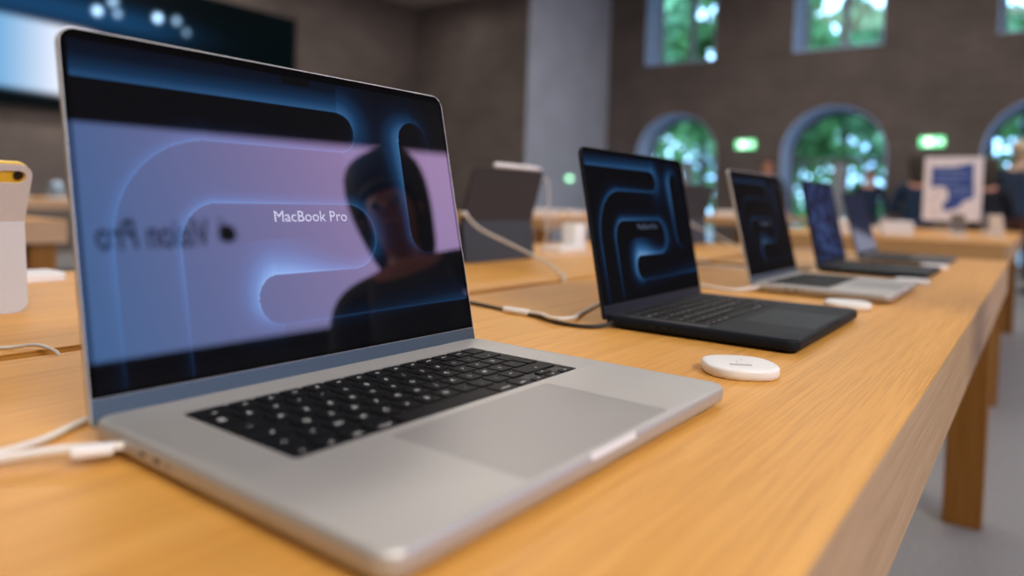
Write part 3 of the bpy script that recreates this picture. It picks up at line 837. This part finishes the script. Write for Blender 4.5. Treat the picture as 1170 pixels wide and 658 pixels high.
# ------------------------------------------------------------------ people
def person(x, y, rz, height, shirt, pants, skin, hair, label, long_hair=False, arms='down', wide=1.12):
    k = height / 1.75
    t = thing('person', (x, y, 0), rz, label, 'person')
    t.scale = (k * wide, k * wide, k)
    ms = M.setdefault('skin%s' % (skin,), simple('skin', skin, .55, var=.06))
    msh = simple('shirt_cloth', shirt, .85, var=.12, scale=40); mp = simple('trouser_cloth', pants, .85, var=.12, scale=40)
    mh = M.setdefault('hair%s' % (hair,), simple('hair', hair, .7, var=.3, scale=120))
    def skinned(name, verts, edges, mat, sub=2, root=0):
        me = bpy.data.meshes.new(name)
        me.from_pydata([v[:3] for v in verts], edges, [])
        o = bpy.data.objects.new(name, me); COL.objects.link(o); o.parent = None
        o.modifiers.new('skin', 'SKIN')
        if not me.skin_vertices: pass
        sv = me.skin_vertices[0].data
        for i, v in enumerate(verts):
            r = v[3]; sv[i].radius = (r if not isinstance(r, tuple) else r[0], r if not isinstance(r, tuple) else r[1])
            sv[i].use_root = (i == root)
        s = o.modifiers.new('sub', 'SUBSURF'); s.levels = sub; s.render_levels = sub
        m2 = evaluated_mesh(o)
        bpy.data.objects.remove(o)
        for p in m2.polygons: p.use_smooth = True
        r = obj(name, m2, mat, t); return r
    # skeleton (front = -y)
    if arms == 'down':
        el = lambda s: (s * .255, .01, 1.12); wr = lambda s: (s * .27, -.05, .87)
    elif arms == 'front':
        el = lambda s: (s * .25, -.02, 1.13); wr = lambda s: (s * .13, -.25, 1.10)
    else:
        el = lambda s: (s * .26, .02, 1.14); wr = lambda s: (s * .22, -.22, 1.0)
    V = []; E = []
    def av(p, r): V.append((*p, r)); return len(V) - 1
    pelv = av((0, 0, .93), (.15, .11)); sp = av((0, .0, 1.08), (.135, .10)); ch = av((0, .0, 1.30), (.165, .115)); up = av((0, .01, 1.43), (.10, .08))
    nk = av((0, .005, 1.49), .052); nk2 = av((0, -.005, 1.545), .047); hd = av((0, -.015, 1.63), (.076, .092)); tp = av((0, -.005, 1.70), (.074, .090)); tt = av((0, .0, 1.745), (.04, .05))
    E += [(pelv, sp), (sp, ch), (ch, up), (up, nk), (nk, nk2), (nk2, hd), (hd, tp), (tp, tt)]
    body_arm = {}
    for s in (-1, 1):
        sh = av((s * .175, .01, 1.42), .062); e = av(el(s), .043); w = av(wr(s), .028)
        d = (Vector(wr(s)) - Vector(el(s))).normalized()
        pm = Vector(wr(s)) + d * .055; p = av(tuple(pm), (.036, .016))
        E += [(up, sh), (sh, e), (e, w), (w, p)]
        hip = av((s * .095, 0, .88), .088); kn = av((s * .11, -.02, .48), .055); an = av((s * .115, .02, .09), .038); toe = av((s * .125, -.10, .04), .036)
        E += [(pelv, hip), (hip, kn), (kn, an), (an, toe)]
        body_arm[s] = (pm, d)
    body = skinned('body', V, E, ms)
    # fingers and thumbs
    for s in (-1, 1):
        pm, d = body_arm[s]
        side = Vector((0, 1, 0)) if arms == 'down' else Vector((1, 0, 0)); side = (side - d * side.dot(d)).normalized()
        nrm = d.cross(side).normalized() * (1 if arms != 'down' else -s)
        for fi, (o_, ln) in enumerate(((-.026, .072), (-.009, .082), (.009, .078), (.025, .062))):
            b0 = pm + side * o_ * .6; p0 = pm + side * o_ + d * .035; p1 = p0 + d * ln * .5 + nrm * .004; p2 = p0 + d * ln * .95 + nrm * .022
            FV = [(*b0, .010), (*p0, .0095), (*p1, .0085), (*p2, .007)]
            skinned('finger', FV, [(0, 1), (1, 2), (2, 3)], ms, 1)
        b0 = pm - d * .025; p0 = b0 - side * .028 + d * .012; p1 = p0 + d * .035 - side * .012; p2 = p1 + d * .028
        skinned('thumb', [(*b0, .012), (*p0, .011), (*p1, .010), (*p2, .008)], [(0, 1), (1, 2), (2, 3)], ms, 1)
    # sweater
    V = []; E = []
    hem = av((0, 0, .84), (.185, .145)); pelv = av((0, 0, .95), (.180, .140)); sp = av((0, .0, 1.09), (.165, .13)); ch = av((0, .0, 1.30), (.182, .132)); up = av((0, .01, 1.435), (.115, .09)); nk = av((0, .008, 1.485), .066)
    E += [(hem, pelv), (pelv, sp), (sp, ch), (ch, up), (up, nk)]
    for s in (-1, 1):
        sh = av((s * .180, .01, 1.42), .075); e = av(el(s), .056); w = av(tuple(Vector(wr(s)) - (Vector(wr(s)) - Vector(el(s))) * .08), .042)
        E += [(up, sh), (sh, e), (e, w)]
    skinned('sweater', V, E, msh)
    V = []; E = []
    wst = av((0, 0, 1.04), (.135, .105)); pelv = av((0, 0, .93), (.150, .115)); E = [(wst, pelv)]
    for s in (-1, 1):
        hip = av((s * .095, 0, .86), .098); kn = av((s * .11, -.02, .48), .070); an = av((s * .115, .015, .12), .058)
        E += [(pelv, hip), (hip, kn), (kn, an)]
    skinned('trousers', V, E, mp)
    for s in (-1, 1):
        bm = bmesh.new(); rslab(bm, s * .12 - .045, s * .12 + .045, -.19, .09, .04, [(0, .004), (.02, 0), (.055, .006), (.075, .02), (.085, .034)], n=5)
        obj('shoe', bm, simple('shoe', (.03, .03, .03), .6) if 'shoe' not in M else M['shoe'], t, smooth=60)
    # hair: a cap grown around the skull, longer at the back when long
    bm = bmesh.new()
    bmesh.ops.create_uvsphere(bm, u_segments=24, v_segments=16, radius=1)
    for v in bm.verts:
        v.co = Vector((v.co.x * .094, v.co.y * .113 + .012, v.co.z * .100 + 1.685))
    geom = [v for v in bm.verts if (v.co.z < 1.655 and v.co.y < .02) or (v.co.y < -.055 and v.co.z < 1.715) or (not long_hair and v.co.z < 1.60)]
    bmesh.ops.delete(bm, geom=geom, context='VERTS')
    o = obj('hair', bm, mh, t, smooth=True)
    sd = o.modifiers.new('s', 'SOLIDIFY'); sd.thickness = .012
    if long_hair:
        skinned('long_hair', [(0, .03, 1.90, (.11, .10)), (0, .045, 1.74, (.14, .12)), (0, .05, 1.56, (.105, .08)), (0, .06, 1.46, (.085, .05))], [(0, 1), (1, 2), (2, 3)], mh, 2)
    # face: nose, eyes, ears, mouth
    skinned('nose', [(0, -.096, 1.668, .007), (0, -.106, 1.642, .011), (0, -.098, 1.634, .009)], [(0, 1), (1, 2)], ms, 1)
    for s in (-1, 1):
        bm = bmesh.new(); bmesh.ops.create_uvsphere(bm, u_segments=12, v_segments=8, radius=.011, matrix=Matrix.Translation((s * .031, -.090, 1.667)))
        obj('eye', bm, M['eye'], t, smooth=True)
        bm = bmesh.new(); bmesh.ops.create_uvsphere(bm, u_segments=12, v_segments=8, radius=1, matrix=Matrix.Translation((s * .082, .0, 1.655)) @ Matrix.Diagonal((.010, .018, .030, 1)))
        obj('ear', bm, ms, t, smooth=True)
    bm = bmesh.new(); bmesh.ops.create_uvsphere(bm, u_segments=12, v_segments=8, radius=1, matrix=Matrix.Translation((0, -.096, 1.605)) @ Matrix.Diagonal((.024, .008, .007, 1)))
    obj('mouth', bm, M['lip'], t, smooth=True)
    return t
M['eye'] = simple('eye', (.06, .05, .045), .2); M['lip'] = simple('lip', (.45, .13, .11), .5); M['shoe'] = simple('shoe_leather', (.03, .03, .03), .5)
SK = (.62, .30, .20)
NAVY = (.008, .022, .055)
person(14.0, 2.21, math.radians(-85), 1.66, NAVY, (.05, .05, .08), SK, (.12, .07, .04), 'person in a navy sweater standing by the middle arched door')
person(12.6, 3.54, math.radians(-60), 1.76, (.05, .05, .06), (.03, .03, .04), SK, (.05, .03, .02), 'person whose head shows above the third, silver laptop screen')
person(9.2, .90, math.radians(95), 1.52, (.006, .025, .06), (.02, .02, .03), SK, (.04, .03, .02), 'person in dark blue half hidden behind the left edge of the poster', arms='front', long_hair=True)
person(9.6, .30, math.radians(100), 1.50, (.004, .006, .012), (.02, .02, .03), SK, (.04, .03, .02), 'person in black behind the right edge of the poster', arms='front', long_hair=True)
person(11.0, .02, math.radians(60), 1.86, (.02, .04, .08), (.10, .04, .03), (.62, .42, .30), (.55, .42, .26), 'fair haired person at the right picture edge by the right arch')
# visitor seen mirrored in the foreground display
person(1.065, -.49, math.radians(-128), 1.37, (.012, .012, .014), (.02, .02, .025), (.35, .10, .07), (.006, .005, .005), 'long haired person in black beside the table, mirrored in the foreground display', long_hair=True)

# ------------------------------------------------------------------ room shell
def struct(name, bm, mat, **k):
    o = obj(name, bm, mat, **k); o['kind'] = 'structure'; return o
Y1, X1, X2, YR, YW, XB = 11.0, 11.7, 15.0, 7.96, -4.7, -5.0
ZC, ZL = 6.2, H + 4.305
bm = bmesh.new(); box(bm, XB - .3, X2 + .9, YW - .3, Y1 + .3, -.2, 0); struct('floor', bm, M['floor'])
bm = bmesh.new(); box(bm, XB, X1, Y1, Y1 + .3, 0, ZC + .2); struct('wall_left', bm, M['wall'])
bm = bmesh.new(); box(bm, X1, X2 + .9, YR, Y1 + .3, 0, ZC + .2); struct('wall_alcove', bm, M['wall'])
bm = bmesh.new(); box(bm, X1 + .001, X2 - .001, YR - .03, YR - .001, 0, ZC); struct('wall_side', bm, M['return'])  # thin facing added to carry the painted window light
bm = bmesh.new(); box(bm, XB, X2 + .9, YW - .3, YW, 0, ZC + .2); struct('wall_right', bm, M['wall_grey'])
bm = bmesh.new(); box(bm, XB - .3, XB, YW - .3, Y1 + .3, 0, ZC + .2); struct('wall_back', bm, M['wall'])
bm = bmesh.new(); box(bm, XB - .3, X2 + .9, YW - .3, YR, ZC, ZC + .2); struct('ceiling', bm, M['ceiling'])
bm = bmesh.new(); box(bm, XB, X1, YR, Y1, ZL, ZC + .2); struct('ceiling_alcove', bm, M['ceiling'])
# far wall with arched doors and windows
WT = .9
bm = bmesh.new(); box(bm, X2, X2 + WT, YW, YR, 0, ZC + .2)
me = bm_to_me(bm)
ARCH = [(6.24, .93), (3.06, .95), (-.28, .95)]
ZS, = (H + 1.19,)
def arch_outline(yc, r, z0, n=24, rr=None):
    rr = rr or r
    return [(yc + r, z0)] + [(yc + r * math.cos(PI * i / n), ZS + rr * math.sin(PI * i / n)) for i in range(n + 1)] + [(yc - r, z0)]
for yc, r in ARCH:
    cut = bmesh.new(); loft(cut, [[(x, y, z) for y, z in arch_outline(yc, r, -.1)] for x in (X2 - .1, X2 + WT + .1)])
    me = boolean(me, cut)
    cut = bmesh.new(); box(cut, X2 - .1, X2 + WT + .1, yc - .80, yc + .80, H + 3.22, ZC - .3)
    me = boolean(me, cut)
struct('wall_far', me, M['wall'])
# splayed plaster reveals lining each opening, frames, glass
for i, (yc, r) in enumerate(ARCH):
    d = bpy.data.objects.new('door_%d' % (i + 1), None); COL.objects.link(d); d.location = (X2, yc, 0); d['kind'] = 'structure'
    bm = bmesh.new()
    o1 = arch_outline(0, r - .001, 0.001); o2 = arch_outline(0, r - .03, 0.001)
    n = len(o1)
    rings = [[(x, y, z) for y, z in oo] for x, oo in ((.02, o1), (.02, o2), (WT - .02, o2), (WT - .02, o1))]
    vv = [[bm.verts.new(p) for p in rg] for rg in rings]
    for a in range(4):
        A_, B_ = vv[a], vv[(a + 1) % 4]
        for j in range(n - 1): bm.faces.new((A_[j], A_[j + 1], B_[j + 1], B_[j]))
    for j in (0, n - 1): bm.faces.new([vv[a][j] for a in range(4)])
    obj('reveal', bm, M['reveal'], d)
    rr = r - .03
    # frame: rim, transom, mullion
    bm = bmesh.new()
    xa, xb = WT - .16, WT - .10
    o1 = arch_outline(0, rr - .001, 0.001); o2 = arch_outline(0, rr - .07, .07)
    vv = [[bm.verts.new((x, y, z)) for y, z in oo] for x, oo in ((xa, o1), (xa, o2), (xb, o2), (xb, o1))]
    for a in range(4):
        A_, B_ = vv[a], vv[(a + 1) % 4]
        for j in range(n): bm.faces.new((A_[j], A_[(j + 1) % n], B_[(j + 1) % n], B_[j]))
    obj('door_frame', bm, M['frame_d'], d)
    bm = bmesh.new(); box(bm, xa, xb, -rr + .06, rr - .06, ZS - .14, ZS - .05); obj('transom', bm, M['frame_d'], d)
    bm = bmesh.new(); box(bm, xa - .03, xb, -.11, .11, .05, ZS - .141); obj('mullion', bm, M['frame_w'], d)
    bm = bmesh.new(); loft(bm, [[(x, y, z) for y, z in arch_outline(0, rr - .06, .04)] for x in (WT - .135, WT - .127)]); obj('glass_pane', bm, M['glass'], d)
    w = bpy.data.objects.new('window_%d' % (i + 1), None); COL.objects.link(w); w.location = (X2, yc, H + 3.22); w['kind'] = 'structure'
    hh = ZC - .3 - (H + 3.22)
    bm = bmesh.new()
    for (a, b, c_, e_) in ((-.799, -.77, .001, hh - .001), (.77, .799, .001, hh - .001), (-.769, .769, .001, .03), (-.769, .769, hh - .03, hh - .001)):
        box(bm, .02, WT - .02, a, b, c_, e_)
    obj('reveal', bm, M['reveal'], w)
    bm = bmesh.new()
    for (a, b, c_, e_) in ((-.768, -.70, .031, hh - .031), (.70, .768, .031, hh - .031), (-.70, .70, .031, .10), (-.70, .70, hh - .10, hh - .031), (-.07, .07, .10, hh - .10)):
        box(bm, WT - .16, WT - .10, a, b, c_, e_)
    obj('window_frame', bm, M['frame_w'], w)
    bm = bmesh.new(); box(bm, WT - .135, WT - .127, -.69, .69, .09, hh - .09); obj('glass_pane', bm, M['glass'], w)

# exit signs
M['exit'] = simple('exit_green', (.02, .35, .12), .5, emis=(.22, .95, .42), estr=1.8)
M['exit_w'] = simple('exit_white', (.8, .9, .8), .5, emis=(.8, 1, .85), estr=3.5)
def exit_sign(x, y, z, rz, label, k=1):
    t = thing('exit_sign', (x, y, z), rz, label, 'exit sign', None); t.scale = (k, k, k)
    obj('sign_box', bevel_box(-.05, 0, -.19, .19, -.085, .085, .008, 2), M['exit'], t)
    # running figure and door, arrow: raised white shapes
    bm = bmesh.new(); xs0, xs1 = -.0530, -.0501
    def poly(pts):
        loft(bm, [[(x_, y_, z_) for y_, z_ in pts] for x_ in (xs0, xs1)])
    # the viewer looks along +x, so picture right is -y
    poly([(.02, -.065), (.02, .065), (.10, .065), (.10, -.065)][::-1])               # doorway
    poly([(.052 + .012 * math.cos(2 * PI * i / 10) - .09, .045 + .012 * math.sin(2 * PI * i / 10)) for i in range(10)])   # head
    poly([(-.02, .030), (-.05, .028), (-.055, -.012), (-.03, -.012)][::-1])            # trunk
    poly([(-.03, -.010), (-.045, -.012), (-.015, -.060), (.0, -.060)][::-1])
    poly([(-.045, -.010), (-.055, -.012), (-.085, -.045), (-.078, -.055)][::-1])
    poly([(-.10, -.012), (-.10, .012), (-.145, .012), (-.145, .035), (-.178, 0), (-.145, -.035), (-.145, -.012)])   # arrow
    obj('running_figure', bm, M['exit_w'], t)
exit_sign(X2, 4.70, H + 1.41, 0, 'green exit sign between the left and middle arches')
exit_sign(X2, 1.40, H + 1.395, 0, 'green exit sign above the poster')
exit_sign(13.37, YR - .03, H + .62, math.radians(90), 'small green exit sign seen edge-on on the side wall', .6)

# ------------------------------------------------------------------ video walls
def tv_picture(U, V):      # metres on the left wall, seen in the photo's upper-left corner
    R = np.full_like(U, .0006); G = np.full_like(U, .003); B = np.full_like(U, .004)
    def soft(x, a, w): return 1 / (1 + np.exp(-(x - a) / w))
    # bright blue-white panel
    m = soft(U, .5, .02) * (1 - soft(U, 4.75, .05)) * soft(V, 1.44 - (U - 3.6) * .03, .015) * (1 - soft(V, 2.40 - (U - 3.6) * .03, .015))
    k = np.clip((U - 3.3) / 1.0, 0, 1) ** 1.5
    R += m * (.10 + .75 * k); G += m * (.38 + .52 * k); B += m * (.70 + .35 * k)
    hz = np.exp(-((V - 2.62) / .20) ** 2) * (1 - soft(U, 5.9, .3))
    R += .006 * hz; G += .05 * hz; B += .14 * hz
    for x, z, s, a in ((4.25, 2.93, .05, .6), (3.75, 2.90, .04, .35), (5.03, 2.88, .055, 1.2), (4.81, 2.70, .05, 2.6), (5.10, 2.72, .045, 1.0), (5.72, 2.79, .05, 3.0), (6.03, 2.81, .05, 1.0), (6.20, 2.66, .045, .6), (4.55, 2.98, .05, 1.6)):
        g = a * np.exp(-(((U - x) ** 2 + (V - z) ** 2) / (s * s)))
        R += .62 * g; G += 1.0 * g; B += 1.45 * g
    return R, G, B
t = thing('video_wall', (0, Y1, H), 0, 'wide video screen on the left wall showing a dark stage with blue lights', 'screen')
bm = bmesh.new(); box(bm, 2.2, 8.36, -.12, -.001, 1.19, 3.32); obj('casing', bm, M['tv_case'], t)
sm = attr_screen_mat('video_wall_screen', 1.0, 1.08, .4, (.001, .001, .001))
us = np.linspace(2.24, 8.32, 260); vs = np.linspace(1.22, 3.29, 100); U, V = np.meshgrid(us, vs); R, G, B = tv_picture(U, V)
me = bpy.data.meshes.new('screen_picture')
i_ = (np.arange(99)[:, None] * 260 + np.arange(259)[None, :]).ravel()
me.from_pydata(np.stack([U.ravel(), np.full(U.size, -.1215), V.ravel()], 1).tolist(), [], np.stack([i_, i_ + 1, i_ + 261, i_ + 260], 1).tolist())
ca = me.color_attributes.new('Col', 'FLOAT_COLOR', 'POINT'); ca.data.foreach_set('color', np.stack([R.ravel(), G.ravel(), B.ravel(), np.ones(U.size)], 1).astype(np.float32).ravel())
obj('screen_picture', me, sm, t)

# the lit wall opposite, mirrored in the foreground display
t = thing('video_wall', (0, YW, H), 0, 'glowing lavender video screen with black lettering, seen only as a reflection in the foreground laptop', 'screen')
zx = 1.115
bx0, bx1, bz0, bz1 = 1.3, 7.2, 1.12, 3.06
bm = bmesh.new(); box(bm, bx0 - .05, bx1 + .05, .001, .12, bz0 - .04, bz1 + .04); obj('casing', bm, M['tv_case'], t)
def lav(U, V):
    k = np.clip((U - 1.8) / 3.6, 0, 1); q = np.clip((V - 1.0) / 2.0, 0, 1)
    return (.42 + 2.1 * k) * (.9 + .15 * q), (1.10 + .60 * k), (2.6 + .6 * k)
us = np.linspace(bx0, bx1, 60); vs = np.linspace(bz0, bz1, 20); U, V = np.meshgrid(us, vs); R, G, B = lav(U, V)
me = bpy.data.meshes.new('screen_picture')
i_ = (np.arange(19)[:, None] * 60 + np.arange(59)[None, :]).ravel()
me.from_pydata(np.stack([U.ravel(), np.full(U.size, .1215), V.ravel()], 1).tolist(), [], np.stack([i_, i_ + 60, i_ + 61, i_ + 1], 1).tolist())
ca = me.color_attributes.new('Col', 'FLOAT_COLOR', 'POINT'); ca.data.foreach_set('color', np.stack([R.ravel(), G.ravel(), B.ravel(), np.ones(U.size)], 1).astype(np.float32).ravel())
obj('screen_picture', me, attr_screen_mat('lavender_screen', 1.0, 1.3, .4), t)
tm = text_mesh('Vision Pro', .36, extrude=.002, bold=.003)
xs = [v.co.x for v in tm.vertices]; sc_ = .93 / (max(xs) - min(xs))
lo = min(xs)
for v in tm.vertices:
    x, y, z = v.co; v.co = (3.15 - (x - lo) * sc_, .126 + z, 2.075 + y * 1.0)
M['ink'] = simple('black_print', (.002, .002, .002), .6)
obj('lettering', tm, M['ink'], t)
# fruit emblem before the words
bm = bmesh.new()
ol = []
for i in range(40):
    a = 2 * PI * i / 40; r = .092 * (1 + .10 * math.cos(2 * a) * .3 - .10 * math.exp(-((a - PI / 2) / .35) ** 2) - .06 * math.exp(-((a - 1.5 * PI) / .3) ** 2))
    x, z = r * math.cos(a) * .95, r * math.sin(a)
    dx, dz = x - .105, z - .02
    dd = math.hypot(dx, dz)
    if dd < .042: x, z = .105 + dx / dd * .042, .02 + dz / dd * .042
    ol.append((x, z))
loft(bm, [[(3.31 - x, y, 2.075 + z) for x, z in ol] for y in (.122, .127)])
lf = [(0.005, .10), (.012, .125), (.035, .145), (.045, .147), (.042, .125), (.025, .105)]
loft(bm, [[(3.31 - x, y, 2.075 + z) for x, z in lf] for y in (.122, .127)])
obj('fruit_emblem', bm, M['ink'], t)

# ------------------------------------------------------------------ outside: pavement, trees
bm = bmesh.new(); box(bm, X2 + .91, 45, -25, 35, -.3, -.1); props(struct('trim_1', bm, M['pavement']), kind='structure')
def tree(x, y, h, r, label, seed, mat, n=2600):
    rnd = random.Random(seed)
    t = thing('tree', (x, y, -.1), 0, label, 'tree', 'trees outside the far wall')
    bm = bmesh.new(); tube(bm, spline([(0, 0, 0), (.05, .03, h * .25), (0, .05, h * .5), (.05, 0, h * .8)], 4), [.16 - .009 * i for i in range(13)], 10)
    obj('trunk', bm, M['bark'], t, smooth=True)
    bm = bmesh.new()
    clumps = []
    for i in range(44):
        a = rnd.uniform(0, 2 * PI); q = r * math.sqrt(rnd.random()) * .85; z = h * .22 + (h * .78) * rnd.random()
        clumps.append((q * math.cos(a), q * math.sin(a), z, rnd.uniform(.45, .95)))
    for i in range(n):
        cx, cy, cz, cr = rnd.choice(clumps)
        v = Vector((rnd.gauss(0, 1), rnd.gauss(0, 1), rnd.gauss(0, 1))).normalized() * cr * rnd.random() ** .4
        p = Vector((cx, cy, cz)) + v
        e = Euler((rnd.uniform(0, 6), rnd.uniform(0, 6), rnd.uniform(0, 6))).to_matrix()
        s = rnd.uniform(.12, .24)
        q = [bm.verts.new(p + e @ Vector(c_) * s) for c_ in ((-1, 0, 0), (-.2, .55, .1), (1, 0, 0), (-.2, -.55, .1))]
        bm.faces.new(q)
    obj('foliage', bm, mat, t)
TR = [(20.5, -2.2, 8.5, 1.55, 'leafy tree outside the right arch'), (20.5, 1.9, 8.5, 1.55, 'leafy tree outside the middle arched door'),
      (20.5, 6.0, 8.5, 1.55, 'leafy tree outside, left of the middle arch'), (20.5, 10.1, 8.5, 1.55, 'leafy tree outside the left arch')]
for i, (x, y, h, r, lb) in enumerate(TR):
    tree(x, y, h * 1.35, r, lb, i + 3, M['leaf'] if i % 2 == 0 else M['leaf2'], 7500)
TR = [(26.0, -4.6, 10.5, 2.1, 'farther pale green tree at the right of the outdoor row'), (26.0, .2, 10.5, 2.1, 'farther pale green tree beyond the middle arch'),
      (26.0, 5.0, 10.5, 2.1, 'farther pale green tree between the middle and left arches'), (26.0, 9.8, 10.5, 2.1, 'farther pale green tree beyond the left arch'), (26.0, 14.6, 10.5, 2.1, 'farther pale green tree at the left of the outdoor row')]
for i, (x, y, h, r, lb) in enumerate(TR):
    tree(x, y, h * 1.5, r, lb, i + 13, M['leaf2'] if i % 2 == 0 else M['leaf'], 12000)
rnd = random.Random(5)
bm = bmesh.new()
for i in range(14000):
    p = Vector((rnd.uniform(31, 32.5), rnd.uniform(-9, 22), rnd.uniform(-.05, 7.2 + math.sin(i) * .8)))
    e = Euler((rnd.uniform(0, 6), rnd.uniform(0, 6), rnd.uniform(0, 6))).to_matrix(); s_ = rnd.uniform(.15, .3)
    bm.faces.new([bm.verts.new(p + e @ Vector(c_) * s_) for c_ in ((-1, 0, 0), (-.2, .55, .1), (1, 0, 0), (-.2, -.55, .1))])
props(obj('hedge', bm, M['leaf']), 'tall dark green hedge closing the view behind the outdoor trees', 'hedge')

# ------------------------------------------------------------------ light
def area(name, loc, sx, sy, power, color, rot=(0, 0, 0)):
    l = bpy.data.lights.new(name, 'AREA'); l.shape = 'RECTANGLE'; l.size = sx; l.size_y = sy; l.energy = power; l.color = color
    o = bpy.data.objects.new(name, l); COL.objects.link(o); o.location = loc; o.rotation_euler = rot; return o
WARM = (1.0, .92, .84)
for lx, ly, lz, sx, sy, pw in ((.6, .7, 4.9, 3.0, 1.2, 22), (6.0, 1.6, 4.9, 3.4, 1.2, 30), (11.5, 2.0, 5.8, 3.0, 5.0, 145), (1.5, 4.6, 4.9, 4.0, 1.2, 80), (6.5, 4.8, 4.9, 4.0, 1.2, 120),
                              (4.0, 9.3, 4.9, 6.0, .8, 195), (10.0, 9.3, 4.9, 2.4, .8, 14), (-2.5, .5, 4.9, 2.5, 1.5, 30), (7.0, -1.9, 4.9, 5.0, .8, 35)):  # last entry is an unseen fill added on the right
    area('ceiling_and_fill_lamp', (lx, ly, lz), sx, sy, pw, WARM)

area('side_fill', (-1.1, -4.0, 4.5), 3.8, .9, 312, (1, .93, .87), (math.radians(46), 0, math.radians(-12)))  # unseen lamp added to brighten the apron and laptop fronts from the right
area('side_fill', (9.0, -4.0, 4.5), 3.0, .9, 130, (1, .93, .87), (math.radians(50), 0, math.radians(35)))  # second unseen fill, added to soften the mirrored visitor's shadow

w = bpy.data.worlds.new('World'); sc.world = w; w.use_nodes = True
nt = w.node_tree; bg = nt.nodes['Background']
tc = nt.nodes.new('ShaderNodeTexCoord'); nz = nt.nodes.new('ShaderNodeTexNoise'); nz.inputs['Scale'].default_value = 4
nt.links.new(tc.outputs['Generated'], nz.inputs['Vector'])
rp = nt.nodes.new('ShaderNodeValToRGB'); rp.color_ramp.elements[0].color = (.24, .50, 1, 1); rp.color_ramp.elements[1].color = (.50, .77, 1, 1)
rp.color_ramp.elements[0].position = .35; rp.color_ramp.elements[1].position = .65
nt.links.new(nz.outputs['Fac'], rp.inputs['Fac']); nt.links.new(rp.outputs['Color'], bg.inputs['Color'])
bg.inputs['Strength'].default_value = 8.0

# ------------------------------------------------------------------ camera
R3 = Matrix(((0.6071183099795219, 0.008820917863348841, -0.79456248910684), (-0.7940067162741765, 0.045738568588186534, -0.6061858773140488), (0.030995035071904133, 0.9989144982187173, 0.03477259048934409)))
cam = bpy.data.cameras.new('camera'); co = bpy.data.objects.new('camera', cam); COL.objects.link(co)
m4 = R3.to_4x4(); m4.translation = Vector((-.19099, -.18596, H + .15072)); co.matrix_world = m4
cam.sensor_fit = 'HORIZONTAL'; cam.sensor_width = 36; cam.lens = 828.333 / 1170 * 36
cam.shift_x = 30.239 / 1170; cam.shift_y = -74.513 / 1170
cam.clip_start = .01; cam.clip_end = 200
cam.dof.use_dof = True; cam.dof.focus_distance = .64; cam.dof.aperture_fstop = 2.5; cam.dof.aperture_blades = 0
sc.camera = co
sc.view_settings.view_transform = 'Standard'; sc.view_settings.look = 'None'; sc.view_settings.gamma = 1; sc.view_settings.exposure = 0
sc.view_settings.use_curve_mapping = False
